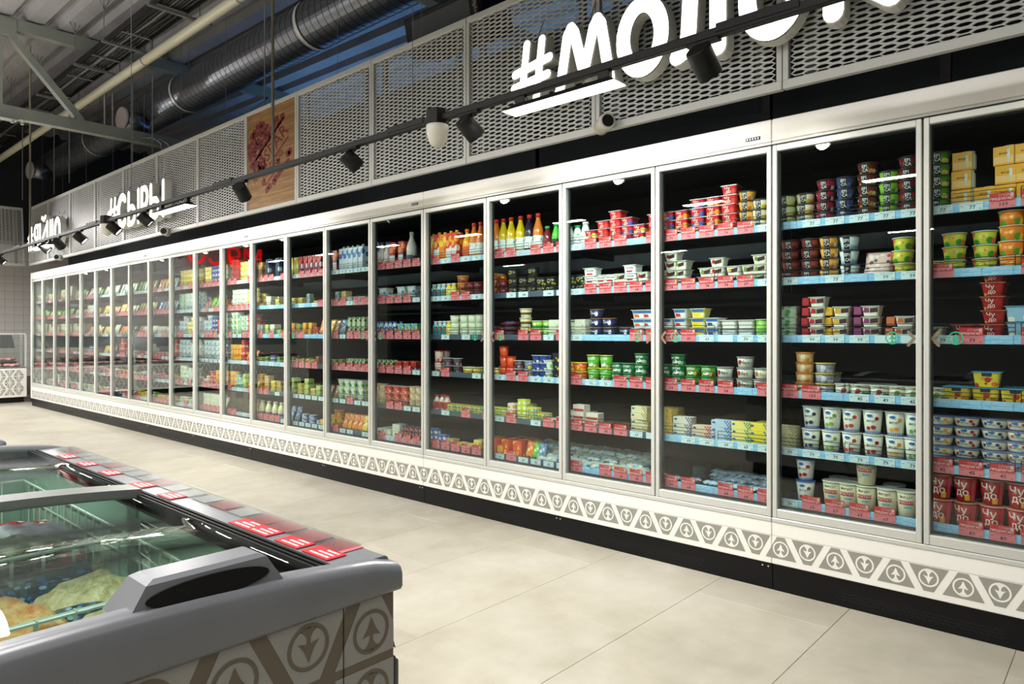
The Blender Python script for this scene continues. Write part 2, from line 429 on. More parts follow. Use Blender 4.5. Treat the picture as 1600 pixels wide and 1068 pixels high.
TAGS = {
 1: ['w77 w77 p109 p109 p109 p109', 'p b b p69 p69 p69', 'w79 p79 b p79 b p69', 'b b b b b b', 'p45 p45 p45 p45 p45 p45', 'b p89 p89 p89 p89 p89'],
 2: ['b w77 w77 w77 w77 w77', 'w79 b w77 b w99 w99', 'b w99 w99 w99 w w', 'p139 p139 b w45 w49 w45', 'w79 w79 w79 w79 w79 w79', 'w79 p69 p69 p69 p69 b'],
 3: ['p76 p76 p76 p76 p75 w79', 'p74 p69 p74 p74 p69 w79', 'p69 p69 w63 w w59 w59', 'p54 p54 p54 p54 b p75', 'b w69 w69 w69 w69 w69', 'p84 p64 b p64 p64 p62'],
 4: ['w59 p58 p58 p75 b p75', 'w111 p58 p59 p59 p64 p64', 'w109 b b b p67 p67', 'p79 w92 w92 p64 p64 p64', 'p58 p58 p58 p58 w69 w69', 'p84 b p64 p64 p64 p64'],
 5: ['p109 p109 s p99 p99 p99', 's w39 w144 s w144 w154', 'p54 s p54 p54 w65 p129', 'w33 p57 p57 w49 w34 w44', 'w149 p149 s w149 p71 p58', 'w109 p99 w89 w85 w85 w82'],
 6: ['p99 w99 p79 w89 w99 w99', 'w54 w54 p39 p39 w44 w39', 's w59 s w109 s w109', 'w54 p59 s s w66 w66', 's w66 s p71 s p77', 'p89 p89 p89 p89 p89 s'],
 7: ['p89 p89 p95 p95 p95 p99', 'p55 p55 p57 p57 w59 p57', 'p49 p49 p49 p49 p49 s', 'p65 p65 p65 p65 w55 w55', 's p59 p59 w66 w66 w66', 'p79 w79 p89 p89 p89 p89'],
 8: ['w89 w89 w89 w89 w89 w89', 'p99 p99 w79 p79 p79 p79', 'p85 w85 p85 p79 p79 p79', 'p89 p89 p89 p89 p89 w89', 'w99 w99 p99 w99 w95 s', 'p99 w99 w95 s w95 p89'],
 9: ['w99 p99 p99 p99 p99 w99', 'b w99 b w99 p99 b', 'p89 p89 b b b w89', 'p79 p79 p79 p79 s w79', 'w99 w99 w99 w99 w99 w99', 'w99 w99 w99 w99 w99 w99'],
 10: ['p99 p99 p99 w99 p99 p99', 'b b w99 b b w99', 'p89 b p89 b p89 b', 'w79 b w79 b w79 w79', 'p99 p99 s w99 s p99', 'p99 p99 p99 p99 w99 w99'],
}
RC = {1: 'bbbbbb', 2: 'bbbbbb', 3: 'bbbbbb', 4: 'bbbbsb', 5: 'lssbss', 6: 'blssss', 7: 'sssssl', 8: 'llslss', 9: 'lbbsss', 10: 'lbblss'}
CABN = ['nearest, cut by the right edge', 'second nearest of the run', 'third nearest of the run', 'fourth nearest of the run', 'second farthest of the run', 'farthest, beside the end wall']
rnd = random.Random(5)
# fascia pattern
def trap(mb, yc, up):
    zt, zb = .257, .155
    wt_, wb_ = (.036/2, .143/2) if up else (.143/2, .036/2)
    mb.add([(D-.0006, yc+wt_, zt), (D-.0006, yc-wt_, zt), (D-.0006, yc-wb_, zb), (D-.0006, yc+wb_, zb)], [(0, 1, 2, 3)], PATTERN)
    emblem(mb, -yc, .201 if up else .211, .037, lambda x, z: (D-.0012, -x, z), PWHITE, 1 if up else -1)
for ci in range(6):
    ya = Y0+P+2.5*(ci-1); yb = ya+2.5
    cab = thing('display_refrigerator', 'white glass-door refrigerated cabinet with four doors, '+CABN[ci], 'refrigerator', (D, ya, 0), 'run of glass-door cabinets along the right wall')
    o = (D, ya, 0)
    def A(mb): mb.v = [(x-D, y-ya, z) for x, y, z in mb.v]; return mb
    e = .0008
    body = MB().box(D+.84, ya+e, .13, D+.88, yb-e, 2.2, INNER).box(D+.05, ya+e, 2.19, D+.88, yb-e, 2.221, WHITE)
    body.box(D+.06, ya+e, 2.10, D+.82, yb-e, 2.185, INNER)
    body.box(D+.02, ya+e, .125, D+.84, yb-e, .33, INNER)
    A(body).obj('cabinet_body', cab)
    A(MB().box(D, ya+e, ZH0, D+.06, yb-e, ZH1, WHITE, .004).box(D+.001, ya+e, 2.103, D+.05, yb-e, ZH0-.001, ALU, .002)
      .box(D+.003, ya+e, 2.098, D+.05, yb-e, 2.103, BLACK)).obj('header_panel', cab)
    A(MB().box(D, ya+e, .126, D+.05, yb-e, .322, WHITE, .003).box(D-.0004, ya+e, .2605, D+.01, yb-e, .2615, ALUD)).obj('fascia_panel', cab)
    A(MB().box(D-.003, ya+e, .3222, D+.05, yb-e, .344, ALU, .003)).obj('door_ledge', cab)
    pl = MB().box(D+.012, ya+.002, 0, D+.06, yb-.002, .1255, PLINTH)
    for gy in (ya+.35, ya+1.6):
        for r_ in range(3):
            for q in range(28): pl.box(D+.0108, gy+q*.022+(r_ % 2)*.011, .03+r_*.014, D+.0122, gy+q*.022+.016+(r_ % 2)*.011, .036+r_*.014, BLACK)
    A(pl).obj('plinth', cab)
    for sy in (.02, .048, 1.27, 1.298):
        s_ = MB(); s_.tube([(.012, sy, .107), (.008, sy, .107)], .004, ALU, 8); s_.obj('screw', cab)
    pat = MB(); nn0 = math.ceil((ya-.3854)/.12068); nn = nn0
    while .3854+.12068*nn < yb:
        trap(pat, .3854+.12068*nn, nn % 2 != 0); nn += 1
    A(pat).obj('emblem_pattern', cab, kind='stuff')
    ctl = MB().box(D-.004, ya+.055, 2.136, D+.002, ya+.125, 2.152, BLACK, .001)
    for q in range(5): ctl.box(D-.0045, ya+.061+q*.013, 2.139, D-.0038, ya+.068+q*.013, 2.149, ALU)
    A(ctl).obj('controller', cab)
    # vertical mullions between door pairs
    for k in range(4):
        n = None
        y0 = k*P
        d = put('door', ME_FRAME, cab, (0, y0, 0)); put('gasket', ME_GASK, d); put('glass_pane', ME_PANE, d)
        # handles meet at even boundaries, where the stickers are
        if k in (0, 2):   # boundary at y0+P side is the pair boundary
            a, b = STR; put('emblem_sticker', a, d, (0, P-.115, 1.192)); put('arrow_sticker', b, d, (0, P-.055, 1.19))
        else:
            a, b = STL; put('emblem_sticker', a, d, (0, .115, 1.192)); put('arrow_sticker', b, d, (0, .055, 1.19))
    for si, (z0, z1) in enumerate(SZ):
        dep = .46 if si < 5 else .70
        tray = MB().box(.082, .004, z1-.022, .082+dep, 2.496, z1-.012, SHELF, .002)
        if si < 5:
            for yy in (.02, 1.25, 2.48): tray.box(.2, yy-.002, z1-.06, .55, yy+.002, z1-.02, SHELF)
        sh = tray.obj('shelf' if si < 5 else 'base_deck', cab)
        for k in range(4):
            n = int(round((ya+k*P-Y0)/P))+2
            rc = RC[n][si] if n in RC else rnd.choice('lls') 
            put('price_rail', RAIL[rc], sh, (.070, k*P, z0))
            if n < 1: continue
            if si < 5:
                for q in (0, 1): put('wire_guard', ME_GUARD, sh, (.072, k*P+.004+q*.312, z1-.004))
            if n in TAGS: codes = TAGS[n][si].split()
            else: codes = [rnd.choice(['p', 'p', 'w', 'w', 's']) for _ in range(6)]
            if n > 10 and rnd.random() < .35: codes = ['p']*6
            for q, cd in enumerate(codes):
                yy = (k+1)*P-.055-.103*q
                if cd[0] == 's': continue
                if cd[0] == 'b':
                    put('rail_insert', ME_BLANK, sh, (.069, yy, z0+.001)); continue
                if n > 10 and len(cd) == 1: cd = cd+rnd.choice(['89', '99', '79', '129'])
                put('price_tag', tagmesh(cd), sh, (.069, yy, z0+.001))
                if cd[0] == 'p': put('promo_card', ME_CARD, sh, (.067, yy, z1-.003))
    if ci == 5: A(MB().box(D, yb, .126, D+.88, yb+.03, 2.222, WHITE, .003).box(D+.03, yb+.002, 0, D+.88, yb+.028, .126, PLINTH)).obj('end_panel', cab)
    if ci == 0: A(MB().box(D, ya-.03, .126, D+.88, ya, 2.222, WHITE, .003)).obj('end_panel', cab)
# wall behind the cabinets; added dark sheet paints the unlit void behind the mesh
MB().box(3.95, -1.3, 0, 4.14, 13.8, 2.15, CONC).box(D+.5, -1.3, 2.23, D+.56, 13.6, 3.3, mat('void_backing_dark', (34, 40, 46), .8)).obj('trim_2', kind='structure')

# ------------------------------------------------------------------ expanded-metal panels above the cabinets
def expanded(w, h):
    """white expanded-metal sheet: staggered long hexagonal holes, local y 0..w, z 0..h, face at x = 0"""
    a, q = .054, .0272; mb = MB(); d = .005
    nc = int(w/a); off = (w-nc*a)/2+a/2
    for c in range(nc+1):
        yc = off+c*a-a/2+a/2
        if yc > w-.02 or yc < .02: continue
        z = .012+(q/2 if c % 2 else 0)
        while z < h-.01:
            hw, w1, hl, h1, hz = a-.0175, .0175, .0305, .013, .0079
            O = [(w1, q/2), (-w1, q/2), (-hw, 0), (-w1, -q/2), (w1, -q/2), (hw, 0)]
            I = [(h1, hz), (-h1, hz), (-hl, 0), (-h1, -hz), (h1, -hz), (hl, 0)]
            V = [(0, yc+x, z+y) for x, y in O]+[(0, yc+x, z+y) for x, y in I]+[(d, yc+x, z+y) for x, y in I]
            Fs = [(i, (i+1) % 6, 6+(i+1) % 6, 6+i) for i in range(6)]+[(6+i, 6+(i+1) % 6, 12+(i+1) % 6, 12+i) for i in range(6)]
            mb.add(V, Fs, MESHW); z += q
    return mb.mesh('expanded_mesh')
PZ0, PZ1 = 2.352, 3.33
FRAMEW = mat('panel_frame_white', (206, 208, 206), .4)
def panel_frame(w):
    h = PZ1-PZ0; t = .042; s = .028
    return (MB().box(0, .002, 0, .035, w-.002, t, FRAMEW, .003).box(0, .002, h-t, .035, w-.002, h, FRAMEW, .003)
            .box(.001, .002, t-.002, .034, s, h-t+.002, FRAMEW, .002).box(.001, w-s, t-.002, .034, w-.002, h-t+.002, FRAMEW, .002)
            .box(.034, .1, .03, .06, .14, h-.03, ALUD).box(.034, w-.14, .03, .06, w-.1, h-.03, ALUD)).mesh('panel_frame')
ME_EXP = expanded(1.0, PZ1-PZ0-.08); ME_PF = panel_frame(1.058)
PY = [-1.96, -.9, .163, 1.224, 2.284, 3.337, 4.383, 5.462, 6.385, 7.438, 8.521, 9.59, 10.655, 11.74, 12.83, 13.90]
PN = 0; names = ['nearest, cut by the right edge', 'behind the letter O nearest the right', 'behind the hash and letter M', 'behind the white motion sensor', 'just right of the wooden heart board',
      'just left of the wooden heart board', 'second left of the heart board', 'right of the middle word sign', 'behind the middle word sign', 'left of the middle word sign', 'right end of the farthest word sign', 'behind the farthest word sign', 'farthest along the wall', 'farthest']
vis = {3: 'cut by the right edge of the photo', 4: 'behind the big letters near the right', 5: 'behind the hash of the big word sign', 6: 'behind the white dome sensor',}
descs = ['outside right', 'near right end', 'at the right edge of the photo', 'behind the big letters, first full one from the right', 'behind the hash of the big word sign', 'behind the domed sensor', 'directly right of the wooden heart board',
         None, 'directly left of the wooden heart board', 'between heart board and middle word sign', 'behind the right half of the middle word sign', 'behind the left half of the middle word sign', 'between the middle and far word signs', 'behind the right end of the far word sign', 'farthest, at the end wall']
run = thing('mesh_bulkhead', 'long white expanded-metal bulkhead hanging above the refrigerated cabinets', 'panel', (D, 0, PZ0))
for i in range(len(PY)-1):
    w = PY[i+1]-PY[i]
    if i == 7: continue
    t = pf = put('panel_frame', ME_PF, run, (0, PY[i], 0))
    MB().tube([(.06, w/2, PZ1-PZ0-.04), (.06, w/2, zdeck(PY[i])-PZ0)], .002, ALUD, 5).obj('hanger', run, (0, PY[i], 0))
    pf['label'] = descs[i]; pf.scale = (1, w/1.058, 1)
    x = put('expanded_mesh', ME_EXP, run, (.012, PY[i]+.03, .040)); x.scale = (1, (w-.06)/1.0, 1); del pf['label']
# wooden board with the cracked red heart
WOOD = noisy('oak_board', (138, 100, 50), (172, 132, 72), 6, .5, 6, stretch=(1, .5, 7), world=False, bump=.1)
hb = thing('heart_board', 'varnished wooden board with cracked red heart lettering between mesh panels', 'sign', (D, PY[7], PZ0))
w = PY[8]-PY[7]; h = PZ1-PZ0
MB().box(0, .002, 0, .035, w-.002, .035, FRAMEW, .002).box(0, .002, h-.035, .035, w-.002, h, FRAMEW, .002).box(0, .002, .03, .035, .03, h-.03, FRAMEW, .002).box(0, w-.03, .03, .035, w-.002, h-.03, FRAMEW, .002).obj('frame', hb)
pw = (h-.07)/9
plank = MB().box(.008, .031, .0006, .022, w-.031, pw-.0006, WOOD, .001).mesh('plank')
for i in range(9):
    p = put('plank', plank, hb, (0, 0, .035+pw*i))
HRED = mat('heart_red', (120, 14, 14), .5)
mb = MB(); r_ = random.Random(3)
def inheart(x, y):
    x, y = x*1.15, y*1.1+.08
    return (x*x+y*y-1)**3-x*x*y**3 < 0
ang = radians(36); cells = []
for i in range(-13, 14):
    for j in range(-13, 14):
        cx, cy = i*.155+r_.uniform(-.03, .03)+(j % 2)*.07, j*.155+r_.uniform(-.03, .03)
        u = cx*cos(ang)-cy*sin(ang); v_ = cx*sin(ang)+cy*cos(ang)
        band = (cx*0+cy)
        if abs(cy-.18) < .22 and cx > -.2 or abs(cy+.22) < .11 or abs(cy+.45) < .09 and cx < .4: continue
        if inheart(u, v_):
            k = r_.choice([5, 6, 7]); s_ = .102
            pts = []
            for q in range(k):
                a_ = 2*pi*q/k+r_.uniform(-.2, .2); rr_ = s_*r_.uniform(.8, 1.1)
                X_, Y_ = cx+rr_*cos(a_), cy+rr_*sin(a_)
                pts.append((X_*cos(ang)-Y_*sin(ang), X_*sin(ang)+Y_*cos(ang)))
            cells.append(pts)
hs_ = .345; hc = (w/2, h*.49)
hf = lambda x, y: (.0074, hc[0]-x*hs_*1.22, hc[1]+y*hs_)
for pts in cells: mb.add([hf(*p) for p in pts], [tuple(range(len(pts)))], HRED)
rot = lambda x, y, a=ang: (x*cos(a)-y*sin(a), x*sin(a)+y*cos(a))
def htext(t, size, cx, cy, sx=1): mb.text(t, size, lambda x, y: hf(*rot(cx+x, cy+y)), HRED, sx)
htext('SPAR', .50, .38, .14); htext('МОИ', .30, -.55, .0); htext('ИСАКОВ', .24, -.05, -.26)
for cx, cy, l in ((.25, .42, .75), (-.3, -.45, .28), (.35, -.12, .5)):
    mb.add([hf(*rot(cx+a_, cy+b_)) for a_, b_ in ((-l, -.025), (l, -.025), (l, .025), (-l, .025))], [(0, 1, 2, 3)], HRED)
mb.obj('cracked_heart_print', hb, kind='stuff')

# ------------------------------------------------------------------ lit letter signs made of rounded strokes
def arc(cx, cy, rx, ry, a0, a1, n=14):
    return [(cx+rx*cos(radians(a0+(a1-a0)*i/n)), cy+ry*sin(radians(a0+(a1-a0)*i/n))) for i in range(n+1)]
GL = {  # strokes in a box of height 1
 '#': ([[(.12, .02), (.24, .98)], [(.42, .02), (.54, .98)], [(.0, .55), (.68, .66)], [(-.02, .33), (.64, .40)]], .66),
 'М': ([[(.0, 0), (.14, .9), (.2, 1), (.26, .9), (.42, .22), (.58, .9), (.64, 1), (.70, .9), (.84, 0)]], .84),
 'О': ([arc(.36, .5, .36, .5, 0, 360, 26)], .72),
 'Л': ([[(-.02, .02), (.08, .06), (.16, .3), (.2, 1.0), (.62, 1.0), (.62, 0)]], .62),
 'К': ([[(0, 0), (0, 1)], [(.5, 1), (.06, .5), (.56, 0)]], .56),
 'С': ([arc(.36, .5, .36, .5, 50, 310, 20)], .64),
 'Ы': ([[(0, 1), (0, 0), (.2, 0)]+arc(.2, .27, .2, .27, -80, 90, 8)+[(0, .54)], [(.64, 0), (.64, 1)]], .64),
 'Р': ([[(0, 0), (0, 1), (.18, 1)]+arc(.2, .72, .22, .28, 80, -90, 8)+[(0, .44)]], .42),
 'Я': ([[(.42, 0), (.42, 1), (.22, 1)]+arc(.2, .72, .2, .28, 100, 270, 8)+[(.42, .44)], [(.2, .44), (0, 0)]], .42),
 'Й': ([[(0, 1), (0, 0), (.46, 1), (.46, 0)], [(.12, 1.28), (.23, 1.18), (.34, 1.28)]], .46),
 'Ц': ([[(0, 1), (0, 0), (.44, 0), (.44, 1)], [(.44, 0), (.58, 0), (.58, -.14)]], .56),
}
def stroke(mb, pts, r, fn0, fn1, mf, ms):
    segs = []
    for a, b in zip(pts[:-1], pts[1:]):
        dx, dy = b[0]-a[0], b[1]-a[1]; l = hypot(dx, dy)
        if l < 1e-6: continue
        t = atan2(dy, dx)
        poly = [(b[0]+r*cos(t-pi/2+pi*i/6), b[1]+r*sin(t-pi/2+pi*i/6)) for i in range(7)]+[(a[0]+r*cos(t+pi/2+pi*i/6), a[1]+r*sin(t+pi/2+pi*i/6)) for i in range(7)]
        segs.append(poly)
    for poly in segs: mb.prism(poly, fn0, fn1, mf, ms)
def sign(word, spans, z0, zh, label, sr=.037):
    """spans: (y_left, y_right) of each letter along the run"""
    t = thing('lit_word_sign', label, 'sign', (D-.11, (spans[0][0]+spans[-1][1])/2, z0), None)
    yo = (spans[0][0]+spans[-1][1])/2
    for ch, (yl, yr) in zip(word, spans):
        st, wd = GL[ch]; kx = (yl-yr-2*sr)/wd; kz = zh-2*sr
        sr0 = sr; sr = sr0*(1.3 if ch in 'ОСЛК' else .85 if ch == '#' else 1.05); kx = (yl-yr-2*sr)/wd; kz = zh-2*sr
        mb = MB(); f = lambda x, z: (0, yl-sr-x-yo, sr+z); bk = lambda x, z: (.008, yl-sr-x-yo, sr+z)
        f2 = lambda x, z: (.0082, yl-sr-x-yo, sr+z); b2 = lambda x, z: (.078, yl-sr-x-yo, sr+z)
        for pts in st:
            q = [(x*kx, z*kz) for x, z in pts]
            stroke(mb, q, sr-.004, f, bk, LETTER, LSIDE); stroke(mb, q, sr, f2, b2, LSIDE, LSIDE)
        mb.obj('letter', t)
        pin = MB().tube([(.05, (yl+yr)/2-yo, zh-.02), (.11, (yl+yr)/2-yo, zh+.12)], .003, ALUD, 5); pin.obj('fixing_rod', t); sr = sr0
    return t
XG = D-.11
def sp(*px_): return [onX(p, XG) for p in px_]
a = sp(799, 863, 866, 962, 962, 1046, 1047, 1136, 1152, 1262)
S5 = list(zip(a[0::2], a[1::2])); S5.append((S5[-1][1]-.05, S5[-1][1]-.40)); S5.append((S5[-1][1]-.04, S5[-1][1]-.42))
S5 = S5[:5]+[(S5[4][1]-.06, S5[4][1]-.38), (S5[4][1]-.42, S5[4][1]-.80)]
sign('#МОЛОКО', S5, 2.545, .43, 'large glowing white word sign with hash mark, nearest the camera', .036)
sign('#СЫРЫ', list(zip(*[iter(sp(168, 183.5, 183, 198, 199, 218, 219.5, 232, 233.5, 257))]*2)), 2.50, .44, 'glowing white word sign with hash mark, middle of three', .036)
sign('#ЯЙЦО', list(zip(*[iter(sp(43, 51.5, 53, 60, 61.5, 75, 77.5, 84, 84.5, 94.5))]*2)), 2.53, .42, 'glowing white word sign with hash mark, farthest by the corner', .034)

# ------------------------------------------------------------------ light track
TXX, TZ = 2.55, 2.385
tr = MB().box(TXX-.018, -3, TZ-.018, TXX+.018, 14.1, TZ+.018, SPOTB, .003).obj('light_track', label='long black ceiling light track hanging in front of the cabinets', category='track')
for y in (1.05, 3.1, 5.35, 8.4, 11.4): MB().box(TXX-.022, y-.16, TZ-.004, TXX+.022, y+.16, TZ+.030, SPOTB, .002).obj('track_joint', tr)
ROD = mat('rod_painted', (118, 112, 96), .5)
for y, r in ((4.6, .011), (10.85, .012), (1.05, .003), (3.05, .002), (7.3, .003)):
    MB().tube([(TXX, y, TZ+.017), (TXX, y, zdeck(y)+.0)], r, ROD if r > .01 else ALUD, 8).obj('suspension_rod', tr)
SR = random.Random(4)
def spot(y, tilt_y, label, power=30, on=True, back=.0):
    t = thing('track_spotlight', label, 'spotlight', (TXX, y, TZ-.018), 'black spotlights on the light track')
    MB().box(-.017, -.07, -.012, .017, .07, 0, SPOTB, .002).obj('adapter', t)
    MB().tube([(0, 0, -.012), (0, 0, -.035)], .007, SPOTB, 8).obj('stem', t)
    can = MB().lathe([(.048, .058), (.051, .053), (.051, -.062), (.045, -.062), (.042, -.045)], SPOTB, 24)
    co = can.obj('lamp_head', t, (0, 0, -.078))
    # aim: downwards, toward the cabinets (+x) and along the run
    co.rotation_euler = (-tilt_y, -radians(46), 0)
    MB().lathe([(.041, -.054), (.041, -.052)], SPOTE, 20).obj('lens', co)
    l = bpy.data.lights.new('spot_beam', 'SPOT'); l.energy = power; l.spot_size = radians(88); l.spot_blend = .8; l.shadow_soft_size = .03; l.color = (1, .94, .85)
    lo = bpy.data.objects.new('spot_beam', l); C.objects.link(lo); lo.parent = co; lo.location = (0, 0, -.07)
    return t
SPOTS = [(10.19, .35, 'black track spotlight, farthest pair, left one'), (9.62, -.5, 'black track spotlight, under the left end of the far word sign'), (8.83, .45, 'black track spotlight left of the far dome sensor'),
         (7.77, .5, 'black track spotlight directly right of the far dome sensor'), (6.95, .4, 'black track spotlight left of the lamp under the middle word sign'), (5.06, -.55, 'black track spotlight in front of the wooden heart board'),
         (3.64, .45, 'black track spotlight right of the heart board'), (2.59, .22, 'black track spotlight directly right of the near dome sensor'), (1.27, .12, 'black track spotlight below the big glowing letters'),
         (.15, .2, 'black track spotlight outside the right edge'), (12.4, .3, 'black track spotlight at the left edge of the photo'), (13.4, .3, 'black track spotlight beyond the left edge')]
for y, ty, lb in SPOTS: spot(y, ty*.75, lb, 13 if y < 2 else 19)
def linear(y0, y1, label):
    t = thing('linear_track_lamp', label, 'lamp', (TXX, (y0+y1)/2, TZ-.018), 'linear lamps on the light track')
    l = (y1-y0)/2
    for s in (-1, 1): MB().box(-.015, s*(l-.08)-.03, -.035, .015, s*(l-.08)+.03, 0, SPOTB, .002).obj('bracket', t)
    hb_ = MB(); hb_.add([(-.05, -l, -.065), (.05, -l, -.065), (.05, l, -.065), (-.05, l, -.065), (-.02, -l+.04, -.034), (.02, -l+.04, -.034), (.02, l-.04, -.034), (-.02, l-.04, -.034)],
        [(0, 1, 5, 4), (1, 2, 6, 5), (2, 3, 7, 6), (3, 0, 4, 7), (4, 5, 6, 7)], SPOTB)
    hb_.obj('housing', t)
    MB().box(-.048, -l+.002, -.069, .048, l-.002, -.0655, LAMP).obj('diffuser', t)
    area('linear_lamp_light', (TXX, (y0+y1)/2, TZ-.018-.0705), .09, y1-y0-.02, 46, (1, .97, .92))
linear(1.66, 2.31, 'bright linear lamp on the track under the big glowing letters')
linear(5.95, 6.65, 'bright linear lamp on the track under the middle word sign')
linear(9.9, 10.7 , 'bright linear lamp on the track under the far word sign')
linear(12.9, 13.6, 'bright linear lamp on the track at the left edge')
DOME = mat('dome_white', (205, 203, 190), .35)
for y, lb in ((2.84, 'white dome sensor in black holder on the track, nearest'), (7.98, 'white dome sensor in black holder on the track, farther')):
    t = thing('dome_sensor', lb, 'sensor', (TXX, y, TZ), 'dome sensors on the light track')
    MB().lathe([(.058, -.035), (.062, -.03), (.062, .045), (.05, .052)], SPOTB, 8, smooth=False).obj('holder', t)
    MB().lathe([(.012, -.155), (.035, -.145), (.05, -.118), (.06, -.075), (.063, -.04), (.060, -.035)], DOME, 24).obj('dome', t)
for y, z, lb in ((2.184, 2.375, 'white bullet camera under the big glowing letters'), (8.146, 2.36, 'white bullet camera right of the middle word sign'), (12.1, 2.36, 'white bullet camera on the farthest panels')):
    t = thing('security_camera', lb, 'camera', (D-.05, y, z), 'white security cameras on the panel frames')
    t.rotation_euler = (radians(90), 0, radians(-38))
    MB().lathe([(.03, -.06), (.042, -.055), (.046, .04), (.044, .052), (.036, .056)], DOME, 20).obj('camera_body', t)
    MB().lathe([(.034, .0562), (.030, .0585)], BLACK, 18).obj('lens_face', t)
    MB().lathe([(.045, -.075), (.045, -.061)], DOME, 16).obj('mount', t)
# cable brackets in the dark gap
for y in (.62, 3.0, 1.42):
    MB().box(D+.30, y-.02, 2.223, D+.34, y+.02, 2.9, BLACK).obj('support_post', label='black support post in the gap above cabinets, %s' % {.62: 'nearest', 1.42: 'middle', 3.0: 'farthest'}[y], category='post')
# dark projector box on top of the panels
t = thing('projector_box', 'black angular speaker box with grey face above the mesh panels', 'speaker', (3.5, 3.42, 3.36)); t.rotation_euler = (0, radians(-12), 0)
MB().box(0, 0, 0, .35, .82, .30, BLACK, .02).obj('housing', t)
MB().box(-.006, .09, .05, .001, .72, .25, mat('grey_screen', (62, 68, 70), .4), .004).obj('grey_face', t)
MB().box(.02, -.02, .31, .10, .3, .42, BLACK, .01).obj('bracket', t)
mb = MB(); mb.text('involight', .045, lambda x, y: (-.001, .045-y, .15+x), mat('print_grey', (150, 150, 150), .5)); mb.obj('lettering', t)

# ------------------------------------------------------------------ under the roof: truss, duct, pipe, cable tray
STEEL = noisy('truss_paint', (138, 142, 132), (124, 128, 122), 2, .5)
t = thing('roof_truss', 'grey painted steel truss crossing below the ceiling', 'truss', (2.1, 10, 3.85))
def beam(a, b, w, h, name):
    dx, dz = b[0]-a[0], b[2]-a[2]; l = hypot(dx, dz); nx, nz = -dz/l*h/2, dx/l*h/2
    v = []
    for y in (-w/2, w/2):
        v += [(a[0]+nx, y, a[2]+nz), (b[0]+nx, y, b[2]+nz), (b[0]-nx, y, b[2]-nz), (a[0]-nx, y, a[2]-nz)]
    MB().add(v, [(0, 1, 2, 3), (7, 6, 5, 4), (0, 4, 5, 1), (1, 5, 6, 2), (2, 6, 7, 3), (3, 7, 4, 0)], STEEL).obj(name, t)
beam((-6, 0, 0), (3.75, 0, 0), .12, .14, 'bottom_chord'); beam((-6, 0, 1.0), (3.75, 0, 1.08), .12, .14, 'top_chord')
beam((-.07, 0, 0), (-.07, 0, 1.0), .10, .07, 'post'); beam((.0, 0, .98), (.80, 0, .06), .10, .08, 'diagonal'); beam((2.4, 0, .06), (3.4, 0, .98), .10, .10, 'diagonal')
beam((-2.4, 0, .06), (-1.0, 0, .98), .10, .12, 'diagonal')
MB().box(-.1, -.075, -.09, .12, .075, -.07, STEEL).box(-.09, -.07, .9, .1, .07, 1.1, STEEL).obj('gusset_plate', t)
for x in (.06, .16): MB().tube([(x, -.05, -.13), (x, -.05, -.08)], .02, ALU, 6).obj('bolt', t)
t2 = thing('roof_truss', 'second darker steel truss crossing near the top of the photo', 'truss', (3.6, 4.4, 4.05))
MB().box(-9, -.06, -.07, 2.3, .06, .07, STEEL, .004).obj('bottom_chord', t2)
MB().box(-9, -.06, .62, 2.3, .06, .74, STEEL, .004).obj('top_chord', t2)
GALV = mat('galvanised_duct', (120, 124, 130), .3, .85)
GALVD = mat('galvanised_duct_seam', (70, 74, 80), .45, .8)
prof = []; ms = []; y = .2
while y < 15.5:
    prof += [(.238, y), (.238, y+.097), (.2405, y+.099), (.2405, y+.105)]; ms += [GALV, GALVD, GALVD, GALVD]; y += .107
mb = MB(); mb.lathe(prof, GALV, 44, smooth=False, ms=ms[:len(prof)-1]); mb.v = [(x, z, -y_) for x, y_, z in mb.v]
t = thing('ventilation_duct', 'long round spiral-seam metal ventilation duct under the ceiling', 'duct', (3.92, 0, 4.36)); mb.obj('duct_pipe', t, kind='stuff')
CAPM = mat('duct_cap', (170, 160, 160), .5)
for y in (10.3, 14.8):
    s_ = MB().lathe([(.13, 0), (.13, .30)], GALV, 22).lathe([(.15, .30), (.155, .305), (.155, .33), (.14, .335)], CAPM, 22)
    s_.v = [(-zz, yy, xx) for xx, yy, zz in s_.v]
    so = s_.obj('duct_branch', t, (-.14, y, -.22)); so.rotation_euler = (0, 0, radians(8))
for y in (2.4, 6.2, 9.2, 12.6):
    s_ = MB().lathe([(.247, 0), (.247, .05)], ALU, 26, cap=False); s_.v = [(x, z, y_) for x, y_, z in s_.v]; s_.obj('clamp_band', t, (0, y, 0))
    MB().tube([(0, y+.02, .24), (0, y+.02, zdeck(y)-4.36)], .006, ALUD, 6).obj('hanger', t)
PIPE = mat('pipe_cream', (186, 184, 160), .45)
t = thing('pipe', 'straight cream-painted pipe running below the ceiling', 'pipe', (3.16, 0, 4.40))
MB().tube([(0, .5, 0), (0, 15.8, 0)], .052, PIPE, 16).obj('pipe_run', t)
for y in (4.4, 6.3, 8.6, 11.0, 13.2):
    s_ = MB().lathe([(.056, 0), (.056, .02)], ALUD, 16, cap=False); s_.v = [(x, z, y_) for x, y_, z in s_.v]; s_.obj('pipe_clamp', t, (0, y, 0))
    MB().tube([(0, y+.01, .05), (0, y+.01, zdeck(y)-4.4)], .004, ALUD, 5).obj('hanger', t)
t = thing('cable_tray', 'black cable tray full of dark cables beside the pipe', 'cable tray', (2.92, 0, 4.52))
MB().box(-.16, .5, -.02, -.15, 15.6, .05, BLACK).box(.15, .5, -.02, .16, 15.6, .05, BLACK).obj('tray_rails', t, kind='stuff')
for i in range(16): MB().box(-.15, .6+i*.95, -.02, .15, .63+i*.95, -.012, ALUD).obj('tray_rung', t)
